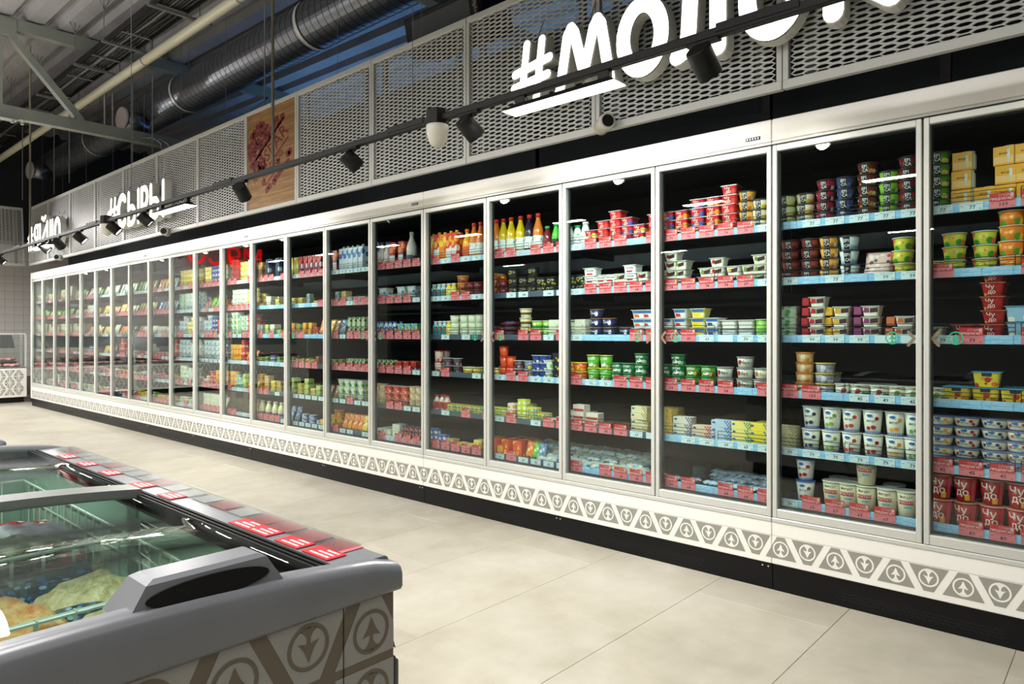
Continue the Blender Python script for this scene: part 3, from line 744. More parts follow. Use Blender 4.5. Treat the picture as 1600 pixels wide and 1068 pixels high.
for q in range(10):
    cr = random.Random(q); pts = [(-.13+.029*q+cr.uniform(-.010, .010), .5+i*.6, .01+cr.uniform(-.004, .02)) for i in range(26)]
    MB().tube(pts, .019, BLACK if q != 4 else mat('grey_cable', (90, 90, 88), .5), 6).obj('cable', t)
for y in (3.4, 4.7, 6.0, 7.3, 8.6, 9.6, 11.2, 12.6):
    MB().box(-.22, y-.02, -.045, .42, y+.02, -.021, ALUD).obj('cross_bar', t)
    for x in (-.2, .3): MB().tube([(x, y, -.03), (x, y, zdeck(y)-4.52)], .005, ALUD, 5).obj('hanger', t)
    k = MB()
    for a_ in (-1, 1): k.tube([(-.2, y, zdeck(y)-4.52-.12), (-.2+a_*.05, y, zdeck(y)-4.52-.02), (-.2+a_*.055, y+.03, zdeck(y)-4.52+.01)], .006, ALUD, 5)
    k.obj('deck_hook', t)
# thin vertical wires and conduits in front of the far panels
for i, (x, y) in enumerate(((3.1, 11.2), (3.2, 12.3), (3.0, 13.2), (3.35, 8.9), (3.3, 6.1), (3.3, 9.4))):
    MB().tube([(x, y, 3.34), (x, y, zdeck(y))], .006, mat('thin_wire', (120, 124, 124), .5), 5).obj('hanging_wire', label='thin grey vertical hanging wire, %s from the left' % ORD[i], category='wire')
cond = MB()
for dx in (0, .1):
    cond.tube([(3.3+dx, 10.4, 4.5), (3.3+dx, 10.4, 3.95), (3.34+dx, 10.36, 3.88), (3.42+dx, 10.2, 3.86), (3.7+dx, 9.8, 3.84), (3.76+dx, 9.7, 3.76), (3.8+dx, 9.6, 3.3)], .013, ALUD, 8)
cond.obj('cable_conduit', label='pair of bent grey conduits dropping behind the truss', category='conduit')
MB().box(-6, 14.6, 3.5, 3.0, 14.9, 3.75, CONC, .01).obj('trim_3', kind='structure')

# ------------------------------------------------------------------ perpendicular mesh bulkhead and meat counters at the end wall
t = thing('mesh_bulkhead', 'leaning white expanded-metal bulkhead above the meat counter', 'panel', (3.30, 14.35, 2.38))
for i in range(4):
    pf = put('panel_frame', ME_PF, t, (-1.06*i, 0, 0)); pf.rotation_euler = (0, 0, pi/2)
    pf.scale = (1, 1, 1.06)
    x = put('expanded_mesh', ME_EXP, t, (-1.06*i-.03, .0, .042)); x.rotation_euler = (0, 0, pi/2); x.scale = (1, 1, 1.06)
t.rotation_euler = (radians(-8), 0, 0)
def counter(x1, w, label, seed):
    rr = random.Random(seed); yf = 14.5
    t = thing('meat_counter', label, 'counter', (x1-w, yf, 0), 'meat counters along the end wall')
    MB().box(.02, .12, 0, w-.02, .9, .11, BLACK).obj('base', t)
    MB().box(0, 0, .10, w, 1.0, .60, WHITE, .004).obj('counter_front', t)
    pat = MB()
    rows = 4; rh = .11; pitch = .13
    for r_ in range(rows):
        zc = .135+rh*r_+rh/2
        for i in range(int(w/pitch)):
            xc = .09+pitch*i; up = (i+r_) % 2 == 0; wt_, wb_ = (.02, .08) if up else (.08, .02)
            pat.add([(xc-wt_, -.001, zc+rh/2-.006), (xc-wb_, -.001, zc-rh/2+.006), (xc+wb_, -.001, zc-rh/2+.006), (xc+wt_, -.001, zc+rh/2-.006)], [(0, 1, 2, 3)], PATTERN)
            emblem(pat, xc, zc+(-.006 if up else .006), .04, lambda x, z: (x, -.002, z), PWHITE, 1 if up else -1, 16)
    pat.obj('emblem_pattern', t, kind='stuff')
    MB().box(0, .02, .60, .03, .98, .64, ALUD).box(w-.03, .0, .62, w, .03, 1.20, ALU, .002).box(w-.03, .3, .62, w, .33, 1.22, ALU).box(0, .0, .62, .03, .03, 1.20, ALU, .002).box(0, .03, 1.19, w, .06, 1.215, ALU, .002).box(0, .03, .595, w, .98, .612, ALUD).obj('glass_frame', t)
    MB().add([(.03, .01, .64), (w-.03, .01, .64), (w-.03, .03, 1.19), (.03, .03, 1.19)], [(0, 1, 2, 3)], GLASS).obj('front_glass', t)
    MB().add([(.1, .35, .95), (w-.1, .35, .95), (w-.1, .55, 1.18), (.1, .55, 1.18)], [(0, 1, 2, 3)], mat('counter_steel', (150, 150, 150), .3, .6)).obj('inner_shelf', t)
    return t, yf
MEAT = noisy('meat_pink', (226, 138, 134), (240, 196, 188), 30, .35, bump=.4)
def blob(mb, r, m, sx=1, sy=1, sz=1, seed=0, n=10, k=6):
    rr = random.Random(seed); V = []; Fs = []
    for j in range(k+1):
        th = pi*j/k
        for i in range(n):
            a_ = 2*pi*i/n; q = r*(1+rr.uniform(-.12, .12)); V.append((sx*q*sin(th)*cos(a_), sy*q*sin(th)*sin(a_), r*sz+sz*q*cos(th) if 0 else sz*r*(1+cos(th))))
    for j in range(k):
        for i in range(n): Fs.append((j*n+i, (j+1)*n+i, (j+1)*n+(i+1) % n, j*n+(i+1) % n))
    return mb.add(V, Fs, m, True)
MM = [blob(MB(), .055, MEAT, 1.3, 1.0, .5, s).mesh('meat_cut') for s in range(3)]
TRM = MB().box(-.11, -.13, 0, .11, .13, .012, mat('tray_steel', (180, 180, 178), .3, .5), .004).mesh('serving_tray')
CN = ['beside the cabinets', 'second from the cabinets', 'third from the cabinets']
for ci, (x1, w) in enumerate(((3.36, 1.9), (1.42, 1.9), (-.52, 1.9))):
    t, yf = counter(x1, w, 'white patterned glass meat counter, '+CN[ci], ci)
    for i in range(7):
        for r_ in range(2):
            X_ = x1-.17-.26*i; Y_ = yf+.2+.27*r_; Z_ = .6122+.10*r_
            if r_: MB().box(X_-.1, Y_-.1, .6122, X_+.1, Y_+.1, .712, ALUD).obj('tray_stand', label='low metal stand, %s from right, in counter %s' % (ORD[i], CN[ci]), category='stand')
            wh = '%s row %s tray from right, counter %s' % (('front', 'back')[r_], ORD[i], CN[ci])
            put('serving_tray', TRM, None, (X_, Y_, Z_), label='steel meat tray, '+wh, category='tray', group='trays in the meat counters')
            for q in range(3):
                put('meat_cut', MM[(i+q) % 3], None, (X_-.06+.06*q, Y_+(-.05 if q % 2 else .05), Z_+.0125), rz=q*1.3, label='%s raw meat cut, '%('left', 'middle', 'right')[q]+wh, category='meat', group='meat cuts in the counters')
# red lit word above the counters, mirrored in the far doors
REDL = mat('letter_red', (255, 30, 25), .5, emit=(255, 18, 14), es=2.2)
t = thing('red_word_sign', 'glowing red word sign above the end counters', 'sign', (0, 14.25, 2.5))
mb = MB(); mb.text('МЯСО', .55, lambda x, y: (x-.3, -.03, .3+y), REDL); mb.obj('letters', t)
# dark red end post between counter and cabinets
MB().box(3.40, 14.2, 0, 3.62, 14.4, .62, mat('dark_red_panel', (86, 8, 26), .4), .004).obj('end_post', label='narrow dark red panel between meat counter and cabinets', category='panel')

# ------------------------------------------------------------------ chest freezer in the foreground
GREY = noisy('freezer_grey', (112, 115, 121), (118, 121, 127), 6, .3)
GREYD = mat('freezer_grey_dark', (82, 85, 88), .4)
TEAL = mat('freezer_inner_teal', (168, 198, 186), .5)
FPAN = mat('freezer_panel_light', (150, 150, 146), .45)
FBRN = mat('freezer_panel_brown', (104, 96, 82), .5)
FX0, FX1, FY0, FY1 = -.21, .690, .85, 2.52
fxc = (FX0+FX1)/2
fz = thing('chest_freezer', 'grey chest freezer with curved sliding glass lids in the foreground', 'freezer', (fxc, FY0, 0))
def FA(mb): mb.v = [(x-fxc, y-FY0, z) for x, y, z in mb.v]; return mb
def crown(x): return .858+.032*(1-((x-fxc)/.45)**2)
FA(MB().box(FX0+.02, FY0+.01, .10, FX1-.008, FY1, .30, FPAN, .004).box(FX0+.02, FY0+.01, .30, FX1-.010, FY0+.05, .814, FPAN).box(FX0+.02, FY1-.05, .3, FX1-.01, FY1, .814, FPAN)
   .box(FX0+.02, FY0+.05, .3, FX0+.06, FY1-.05, .814, FPAN).box(FX1-.05, FY0+.05, .3, FX1-.01, FY1-.05, .814, FPAN)
   .box(FX0+.05, FY0+.05, 0, FX1-.05, FY1-.05, .10, BLACK)).obj('body', fz)
# inner lining
iv = MB(); a_ = (FX0+.07, FX1-.115, FY0+.055, FY1-.06)
iv.add([(a_[0], a_[2], .34), (a_[1], a_[2], .34), (a_[1], a_[3], .34), (a_[0], a_[3], .34), (a_[0], a_[2], .846), (a_[1], a_[2], .846), (a_[1], a_[3], .846), (a_[0], a_[3], .846)],
       [(0, 1, 2, 3), (0, 4, 5, 1), (1, 5, 6, 2), (2, 6, 7, 3), (3, 7, 4, 0)], TEAL)
FA(iv).obj('inner_lining', fz)
def endcap(y0, y1, m, z0=.812):
    mb = MB(); sgn = 1; K = 20; V = []
    for i in range(K+1):
        x = FX0+(FX1-FX0)*i/K; c = crown(x)
        e_ = min(i, K-i); cr = c-(.006 if e_ == 0 else 0)
        V += [(x, y0+.004, z0), (x, y0, z0+.006), (x, y0, cr-.014), (x, y0+.004, cr-.005), (x, y0+.013, cr), (x, y1-.004, cr), (x, y1, cr-.006), (x, y1, z0)]
    Fs = []
    for i in range(K):
        for q in range(8): Fs.append((i*8+q, i*8+(q+1) % 8, (i+1)*8+(q+1) % 8, (i+1)*8+q))
    Fs.append(tuple(range(8))); Fs.append(tuple(K*8+q for q in range(7, -1, -1)))
    mb.add(V, Fs[:-2], m, True); mb.add([V[q] for q in range(8)], [tuple(range(8))], m); mb.add([V[K*8+q] for q in range(7, -1, -1)], [tuple(range(8))], m)
    return mb
FA(endcap(FY0, FY0+.036, GREY)).obj('front_rim', fz); FA(endcap(FY1-.06, FY1, GREYD)).obj('rear_rim', fz)
for sx, nm in ((1, 'side_rim'), (-1, 'side_rim')):
    xo = FX1 if sx > 0 else FX0
    pr = [(0, .812), (0, .850), (-.003, .857), (-.008, .8595), (-.088, .8595), (-.088, .812)]
    v = []
    for y in (FY0+.034, FY1-.055): v += [(xo+sx*x, y, z) for x, z in pr]
    mb = MB().add(v, [(i, (i+1) % 6, 6+(i+1) % 6, 6+i) for i in range(6)]+[(0, 1, 2, 3, 4, 5), (11, 10, 9, 8, 7, 6)], GREY)
    FA(mb).obj(nm, fz)
    x1 = xo-sx*.088; x2 = xo-sx*.118
    lo, hi = min(x1, x2), max(x1, x2)
    mb = MB()
    for q in range(3): mb.box(lo+.010*q, FY0+.036, .835, lo+.010*q+.0035, FY1-.06, .862, BLACK)
    mb.box(lo, FY0+.036, .83, hi, FY1-.06, .850, BLACK)
    FA(mb).obj('lid_track', fz)
def lidz(x, o=0.): return crown(x)-.010+o
def arcslab(y0, y1, t, m, o=0., x0=FX0+.108, x1=FX1-.108, K=16):
    V = []
    for i in range(K+1):
        x = x0+(x1-x0)*i/K; z = lidz(x, o); V += [(x, y0, z), (x, y1, z), (x, y1, z-t), (x, y0, z-t)]
    Fs = [(i*4+q, i*4+(q+1) % 4, i*4+4+(q+1) % 4, i*4+4+q) for i in range(K) for q in range(4)]+[(0, 1, 2, 3), (K*4+3, K*4+2, K*4+1, K*4)]
    return MB().add(V, Fs, m, False)
for y0, y1, o, nm in ((FY0+.037, 1.62, -.004, 'glass_lid'), (1.66, FY1-.065, .004, 'glass_lid')):
    lid = arcslab(y0, y1, .004, LIDGL, o); lid.sm = [i % 4 in (0, 2) for i in range(len(lid.sm))]
    lo = FA(lid).obj(nm, fz)
    if o < 0:
        hd = MB(); hx0, hx1, hy, hz = .306, .482, FY0+.012, .886
        secs = [(hx0-.012, hx1+.012, hy-.002, hy+.075, hz-.010), (hx0+.012, hx1-.012, hy+.002, hy+.058, hz+.028), (hx0+.022, hx1-.022, hy+.008, hy+.050, hz+.033)]
        V = []
        for a, b_, c_, d_, z in secs: V += [(a, c_, z), (b_, c_, z), (b_, d_, z), (a, d_, z)]
        Fs = [(j*4+q, j*4+(q+1) % 4, j*4+4+(q+1) % 4, j*4+4+q) for j in range(2) for q in range(4)]+[(8, 9, 10, 11)]
        hd.add(V, Fs, GREY); ho = FA(hd).obj('lid_handle', lo)
        ov = MB(); pts = []; pin = []
        for q in range(28):
            a = 2*pi*q/28; x = (hx0+hx1)/2+.078*cos(a); z = hz+.009+.0145*sin(a)
            yy = hy-.002+.004*(z-(hz-.01))/.038
            pts.append((x, yy-.0022, z)); pin.append((x, yy-.0012, z))
        ov.add(pts+[(a, b_+.012, c) for a, b_, c in pts], [tuple(range(28))]+[(q, (q+1) % 28, 28+(q+1) % 28, 28+q) for q in range(28)], BLACK); FA(ov).obj('handle_recess', lo)
FA(arcslab(1.605, 1.675, .020, ALUD, .012)).obj('lid_cross_bar', fz)
FA(MB().box(FX1-.006, FY0+.012, .60, FX1+.006, FY1-.01, .70, GREYD, .005)).obj('bumper_rail', fz)
# printed end panel: brown lattice with light trapezoids
pp = MB(); sc = .107/.1207; yf = FY0+.0094
pp.add([(FX0+.025, yf, .12), (FX1-.0105, yf, .12), (FX1-.0105, yf, .8125), (FX0+.025, yf, .8125)], [(0, 1, 2, 3)], FBRN)
def clipx(poly, xmax):
    out = []
    for (x0, z0), (x1, z1) in zip(poly, poly[1:]+poly[:1]):
        if x0 <= xmax: out.append((x0, z0))
        if (x0-xmax)*(x1-xmax) < 0: t_ = (xmax-x0)/(x1-x0); out.append((xmax, z0+t_*(z1-z0)))
    return out
for row in range(6):
    zt = .812-row*.103; zb = zt-.090; flip = row % 2
    for i in range(-1, 8):
        xc = .637-.107*i; up = (i % 2 == 0) != bool(flip)
        wt_, wb_ = ((.018, .064) if up else (.064, .018))
        poly = clipx([(xc-wt_, zt), (xc+wt_, zt), (xc+wb_, zb), (xc-wb_, zb)], FX1-.0105)
        if len(poly) > 2 and min(p[0] for p in poly) > FX0+.02: pp.add([(x, yf-.0006, z) for x, z in poly], [tuple(range(len(poly)))], FPAN)
        if xc+.034 < FX1-.012 and xc > FX0+.06: emblem(pp, xc, (zt+zb)/2+(-.006 if up else .006), .033, lambda x, z: (x, yf-.0012, z), FBRN, 1 if up else -1)
pp.box(.587, yf-.0016, .11, .588, yf-.0008, .812, BLACK)
# the same lattice along the aisle side
ps = MB()
FA(pp).obj('end_panel_print', fz, kind='stuff')
for row in range(5):
    zt = .812-row*.103
    for i in range(14):
        yc = FY0+.07+.107*i; up = (i+row) % 2 == 0; wt_, wb_ = ((.018, .064) if up else (.064, .018)); zb = zt-.09
        ps.add([(FX1-.0085, yc-wt_, zt), (FX1-.0085, yc+wt_, zt), (FX1-.0085, yc+wb_, zb), (FX1-.0085, yc-wb_, zb)], [(0, 1, 2, 3)], FBRN)
FA(ps).obj('side_panel_print', fz, kind='stuff')
# price cards on the aisle-side rim
CPALE = mat('card_pale', (196, 110, 118), .35)
cardA = MB().box(-.018, -.036, 0, .018, .036, .0015, CARD)
for q in range(3): cardA.box(-.012+.010*q, -.028, .0012, -.008+.010*q, .024-.01*q, .0018, INKW)
MA = cardA.mesh('promo_card')
MBc = MB().box(-.021, -.034, 0, .021, .034, .001, CPALE).mesh('price_card'); MWc = MB().box(-.021, -.03, 0, .021, .03, .001, mat('card_white', (214, 216, 214), .4)).mesh('price_card')
yy = [.963, 1.050, 1.150, 1.215, 1.549, 1.709, 1.918, 2.094, 2.261]
for y in yy: put('promo_card', MA, fz, (.622-fxc, y-FY0, .8605))
for i, y in enumerate((.975, 1.060, 1.145, 1.22, 1.30, 1.38, 1.46, 1.54, 1.62, 1.70, 1.78, 1.86, 1.94, 2.02, 2.10, 2.18, 2.26, 2.34)):
    put('price_card', MBc if i < 4 or i % 4 == 1 else MWc, fz, (.662-fxc, y-FY0, .8602))
FA(MB().box(.638, FY0+.10, .8622, .686, FY1-.08, .8634, CLEAR)).obj('clear_cover', fz)
# wire baskets
BW = mat('basket_wire', (226, 238, 232), .4)
for (by0, by1) in ((.935, 1.215), (1.225, 1.595), (1.605, 2.43)):
    mb = MB(); bx0, bx1 = FX0+.085, FX1-.135
    for z in (.78, .735): mb.tube([(bx0, by0, z), (bx1, by0, z), (bx1, by1, z), (bx0, by1, z), (bx0, by0, z)], .003 if z > .77 else .002, BW, 5)
    n = int((bx1-bx0)/.052)
    for i in range(n+1):
        x = bx0+(bx1-bx0)*i/n
        for y in (by0, by1): mb.tube([(x, y, .784), (x, y, .46)], .0022, BW, 5)
    n = int((by1-by0)/.052)
    for i in range(n+1):
        y = by0+(by1-by0)*i/n
        for x in (bx0, bx1): mb.tube([(x, y, .784), (x, y, .46)], .0022, BW, 5)
    for i in range(8): mb.tube([(bx0, by0+(by1-by0)*i/7, .46), (bx1, by0+(by1-by0)*i/7, .46)], .002, BW, 4)
    FA(mb).obj('wire_basket', fz, kind='stuff')
# frozen food bags
def pillow(l, w, t, split, m1, m2, seed=0, K=14, J=8, crinkle=.006):
    rr = random.Random(seed); mb = MB(); V = []
    for s in (1, -1):
        for i in range(K+1):
            for j in range(J+1):
                u, v_ = i/K*2-1, j/J*2-1
                h = max(0, (1-u**4))*max(0, (1-v_**4)); e_ = 1 if 0 < i < K and 0 < j < J else 0
                V.append((u*l/2, v_*w/2*(1-.06*(1-abs(u))), t/2+s*(t/2*h+e_*rr.uniform(-crinkle, crinkle))))
    o = (K+1)*(J+1)
    for i in range(K):
        for j in range(J):
            a = i*(J+1)+j; m_ = m1 if (i+.5)/K < split else m2
            mb.add([V[a], V[a+J+1], V[a+J+2], V[a+1]], [(0, 1, 2, 3)], m_, False)
            mb.add([V[o+a+1], V[o+a+J+2], V[o+a+J+1], V[o+a]], [(0, 1, 2, 3)], m_, False)
    me = mb.mesh('bag'); return me
def smoothbag(me):
    import bmesh
    bm = bmesh.new(); bm.from_mesh(me); bmesh.ops.remove_doubles(bm, verts=bm.verts, dist=1e-5)
    for f in bm.faces: f.smooth = True
    bm.to_mesh(me); bm.free(); return me
NAVY = printed('bag_navy', (26, 36, 52), [(40, 96, 170), (30, 46, 66), (120, 170, 190)], 60, .4, .22, 2.5)
VBEI = noisy('veg_beige', (176, 158, 104), (222, 208, 160), 55, .3, bump=.8)
VORA = noisy('veg_orange', (214, 122, 40), (232, 196, 130), 45, .3, bump=.8)
VGRN = noisy('veg_green', (58, 70, 46), (120, 124, 88), 30, .25, bump=.9, lo=.42, hi=.6)
PURP = noisy('bag_purple', (110, 92, 112), (150, 140, 156), 20, .3, bump=.4)
REDB = printed('bag_red', (176, 40, 44), [(230, 220, 210), (120, 20, 26)], 45, .35, .25)
WHB = printed('bag_white', (206, 206, 200), [(60, 120, 180), (200, 60, 50), (230, 230, 224)], 40, .38, .25)
BG = {'cauli': (VBEI, NAVY), 'orange': (VORA, NAVY), 'green': (VGRN, VGRN), 'purple': (PURP, REDB), 'white': (WHB, WHB), 'red': (REDB, REDB)}
BM = {}
for k, (a, b_) in BG.items(): BM[k] = smoothbag(pillow(.25, .18, .05, .55, a, b_, len(k)))
# (kind, x, y, z, rz, label)
bags = [('cauli', .43, 1.50, .655, 1.9, 'frozen cauliflower bag with navy header, upper one in the middle basket'), ('cauli', .46, 1.34, .640, 1.75, 'frozen cauliflower bag with navy header, lower one in the middle basket'),
        ('orange', .27, 1.45, .665, 1.9, 'frozen orange vegetable mix bag with navy header'), ('orange', .03, 1.40, .62, 1.5, 'frozen orange vegetable bag beneath the front lid, far left'),
        ('green', .36, 1.80, .67, .4, 'dull green frozen vegetable bag behind the middle wire divider'), ('green', .16, 1.74, .63, 2.2, 'dull green frozen bag lying at the left behind the divider'),
        ('red', .42, 1.76, .62, 1.2, 'dark red frozen food bag behind the middle wire divider'), ('purple', .46, 1.98, .665, 1.5, 'mauve and red frozen food bag in the rear basket, nearest'),
        ('purple', .30, 2.02, .66, 1.3, 'mauve and red frozen food bag in the rear basket, second'), ('white', .44, 2.12, .64, 1.6, 'white printed frozen food bag in the rear basket, right'),
        ('purple', .18, 2.15, .65, 1.8, 'mauve and red frozen food bag in the rear basket, farthest'), ('white', .1, 1.98, .64, .9, 'white printed frozen food bag in the rear basket, left'),
        ('cauli', .40, 1.08, .60, 1.6, 'frozen cauliflower bag in the front basket, right'), ('cauli', .20, 1.07, .60, 1.5, 'frozen cauliflower bag in the front basket, middle'), ('green', .02, 1.08, .60, 1.6, 'frozen green vegetable bag in the front basket, left'),
        ('red', .46, 2.30, .62, 1.4, 'dark red frozen bag at the rear right of the freezer'), ('white', .25, 2.32, .62, 1.6, 'white printed frozen bag at the rear middle'), ('orange', .04, 2.3, .62, 1.5, 'orange frozen vegetable bag at the rear left')]
for i, (k, x, y, z, r_, lb) in enumerate(bags):
    o = put('frozen_food_bag', BM[k], None, (x, y, z-.02 if i > 14 else z+.035), rz=r_, label=lb, category='bag', group='frozen food bags in the chest freezer')
    o.rotation_euler = (radians((i*37) % 13-6), radians((i*23) % 15-7), r_)
    u = put('frozen_food_bag', BM['green' if i % 2 else 'purple'], None, (x+.01, y+.01, z-.04), rz=r_+.5, label='frozen food bag buried under the '+lb.split(' frozen ')[0].split(' bag')[0].replace('frozen ', '')[:30]+' bag, pile %s' % ORD[i], category='bag', group='lower frozen food bags in the chest freezer')
# dark round handle end of the next freezer lid at the left edge
t = thing('freezer_lid_handle_far', 'dark grey rounded handle at the left edge on the rear rim', 'handle', (.50, 2.56, .86)); t.name = 'rim_handle'
MB().lathe([(.035, -.01), (.04, .0), (.04, .02), (.03, .03)], GREYD, 18).obj('knob', t)

# ------------------------------------------------------------------ goods
PR = {}
def proto(key, name, desc, cat, plural, root, parts=(), pitch=.05, hd=.045):
    if name == 'yogurt_tub': name = {'ch': 'square_yogurt_tub', 'yf': 'flat_yogurt_tub', 'du': 'twin_yogurt_tub', 'cs': 'curd_cheese_tub', 'sv': 'curd_cheese_tub', 'ep': 'yogurt_tub', 'gr': 'bifidus_tub', 'clr': 'cottage_cheese_tub', 'wht': 'butter_tub', 'crd': 'cream_tub', 'ylt': 'pudding_tub', 'gwh': 'soft_cheese_tub', 'nav': 'pudding_tub', 'mar': 'dessert_tub', 'amb': 'dessert_tub', 'blk': 'dessert_tub', 'bky': 'dessert_tub', 'redc': 'baby_food_tub', 'wgc': 'baby_food_tub', 'tan': 'baby_food_tub', 'wb': 'soft_cheese_tub', 'neo': 'dessert_tub', 'cr_sq': 'dessert_tub', 'pe_tub': 'dessert_tub', 'kp_tub': 'dessert_tub'}.get(key, {'ch': 'square_yogurt_tub', 'yf': 'flat_yogurt_tub', 'du': 'twin_yogurt_tub', 'cs': 'curd_cheese_tub', 'sv': 'curd_cheese_tub', 'gr': 'bifidus_tub', 'wb': 'soft_cheese_tub', 'ne': 'dessert_tub'}.get(key[:2], 'yogurt_tub'))
    PR[key] = (name, desc, cat, plural, root, parts, pitch, hd)
FOIL = mat('foil', (196, 200, 204), .3, .6); LIDW = mat('lid_white', (226, 228, 226), .35)
def lidm(c): return mat('lid_%d_%d_%d' % c, c, .3)
def patch(mb, rf, a0, a1, z0, z1, m, off=.0006, n=6):
    V = []
    for i in range(n+1):
        a = a0+(a1-a0)*i/n
        for z in (z0, z1): r = rf(z)+off; V.append((-r*cos(a), -r*sin(a), z))
    mb.add(V, [(2*i, 2*i+1, 2*i+3, 2*i+2) for i in range(n)], m)
def ctext(mb, rf, t, size, a0, zc, m, off=.0012, sx=1.):
    mb.text(t, size, lambda x, y: ((-(rf(zc+y)+off)*cos(a0+x/rf(zc)), -(rf(zc+y)+off)*sin(a0+x/rf(zc)), zc+y)), m, sx)
LW_ = mat('label_white', (238, 236, 228), .45); LK = mat('label_black', (22, 22, 26), .4)
def cup(key, desc, col, acc, rb, rt, h, lidc=None, name='yogurt_tub', cat='tub', plural='yogurt tubs', label=None, scale=38, cover=.42, pitch=None, band=None, rim=.003, print_=None, sq=False):
    bm_ = print_ or printed('print_'+key, col, acc, scale, cover, band=band)
    mb = MB(); rf = lambda z: rb+(rt-rb)*z/h
    if sq: mb.loft([(2*rb, 2*rb, 0, rb*.35), (2*rt, 2*rt, h, rt*.3)], bm_)
    else: mb.lathe([(rb*.92, 0), (rb, .003), (rt, h)], bm_, 20)
    parts = []
    if lidc:
        lm = FOIL if lidc == 'foil' else lidm(lidc); lb = MB()
        if sq: lb.loft([(2*rt+.008, 2*rt+.008, h-.0012, .006), (2*rt+.008, 2*rt+.008, h+.0014, .006)], lm)
        else: lb.lathe([(rt+rim, h-.002), (rt+rim+.0008, h), (rt+rim-.001, h+.0022)], lm, 20)
        parts.append(('lid', lb.mesh('lid')))
    if label:
        l = MB(); label(l, (lambda z: rf(z)) if not sq else (lambda z: rf(z)), h, rt); parts.append(('front_label', l.mesh('front_label')))
    proto(key, name, desc, cat, plural, mb.mesh(name), parts, pitch or h+.003, rt)
def flat_fn(rf):   # label drawn on the flat front of a square tub
    return lambda x, z: (-rf(z)-.0010, -x, z)
def epica_label(l, rf, h, rt):
    patch(l, rf, -.42, .30, .003, h-.004, LK); ctext(l, rf, 'EPI', .019, -.06, h*.66, LW_, sx=.95); ctext(l, rf, 'CA', .019, -.02, h*.30, LW_, sx=.95)
EP = dict(rb=.034, rt=.0425, h=.0465, lidc=(60, 62, 66), label=epica_label)
for key, desc, c, acc in (('ep_yel', 'yellow-white tub with black label', (236, 226, 190), [(240, 200, 30), (232, 150, 40), (236, 226, 190)]), ('ep_che', 'crimson tub with black label', (150, 30, 52), [(110, 14, 34), (236, 226, 220), (190, 60, 80)]),
        ('ep_blu', 'dark blue tub with black label', (52, 66, 106), [(86, 108, 160), (32, 40, 76), (200, 206, 220)]), ('ep_bro', 'brown and orange tub with black label', (96, 40, 30), [(230, 140, 40), (240, 232, 220), (70, 26, 20)]),
        ('ep_grn', 'bright green tub with black label', (130, 190, 50), [(90, 160, 40), (230, 238, 210), (170, 214, 90)]), ('ep_tro', 'dark red tropical tub with black label', (120, 26, 36), [(30, 70, 40), (200, 60, 60), (240, 200, 60)]),
        ('ep_lim', 'pale lime tub with black label', (196, 204, 150), [(220, 206, 100), (150, 160, 110)]), ('ep_coc', 'green and yellow tub with black label', (80, 140, 50), [(240, 224, 40), (240, 240, 230), (50, 110, 40)]),
        ('ep_mar', 'maroon and brown tub with black label', (140, 60, 52), [(110, 40, 34), (190, 150, 130)]), ('ep_org', 'orange fruit tub with black label', (232, 170, 70), [(230, 120, 30), (236, 226, 200), (110, 150, 60)]), ('ep_wht', 'tall white and blue tub with black label', (214, 224, 226), [(150, 190, 214), (236, 240, 240)])):
    d = dict(EP); 
    if key == 'ep_wht': d.update(h=.062, rb=.032)
    cup(key, desc, c, acc, name='yogurt_tub', plural='black-labelled yogurt tubs', **d)
CREAMT = mat('text_cream', (246, 232, 214), .45)
def chudo_label(l, rf, h, rt):
    f = flat_fn(rf); l.text('Чу', .024, lambda x, y: f(x-.010, h*.68+y), CREAMT); l.text('до', .022, lambda x, y: f(x-.004, h*.30+y), CREAMT)
for key, desc, acc in (('ch_red', 'square red yogurt tub', [(230, 70, 60), (160, 14, 26)]), ('ch_org', 'square red tub with orange fruit', [(240, 150, 50), (160, 14, 26)]), ('ch_blu', 'square red tub with blue berries', [(70, 90, 160), (160, 14, 26)]), ('ch_ban', 'square red tub with yellow fruit', [(244, 214, 110), (190, 30, 36)])):
    cup(key, desc, (196, 28, 40), acc, .034, .040, .044, 'foil', sq=True, plural='square red yogurt tubs', label=chudo_label, scale=30, pitch=.0475)
def chudobig(l, rf, h, rt):
    ctext(l, rf, 'Чу', .042, -.28, h*.70, CREAMT); ctext(l, rf, 'до', .040, -.12, h*.38, CREAMT)
    patch(l, rf, .1, .62, .006, .030, mat('mango', (244, 170, 40), .4)); patch(l, rf, .75, 1.2, .004, h-.006, mat('cup_pale_red', (214, 80, 90), .4))
cup('cr_big', 'large dark red yogurt cup', (176, 22, 32), [(150, 14, 24), (190, 30, 40)], .033, .0445, .100, (214, 150, 130), label=chudobig, name='yogurt_cup', cat='cup', plural='large red yogurt cups', pitch=.105)
cup('cr_sq', 'square dark red dessert tub', (176, 26, 30), [(150, 14, 20), (240, 170, 60)], .030, .040, .052, (206, 120, 90), sq=True, label=chudo_label, plural='square dark red tubs', pitch=.056)
OVAL = mat('logo_blue', (40, 100, 180), .4)
def oval(l, rf, a0, zc, ra, rz_, m=OVAL, off=.0008):
    V = [(-(rf(zc)+off)*cos(a0+ra*cos(q*pi/7)), -(rf(zc)+off)*sin(a0+ra*cos(q*pi/7)), zc+rz_*sin(q*pi/7)) for q in range(14)]
    l.add(V, [tuple(range(14))], m)
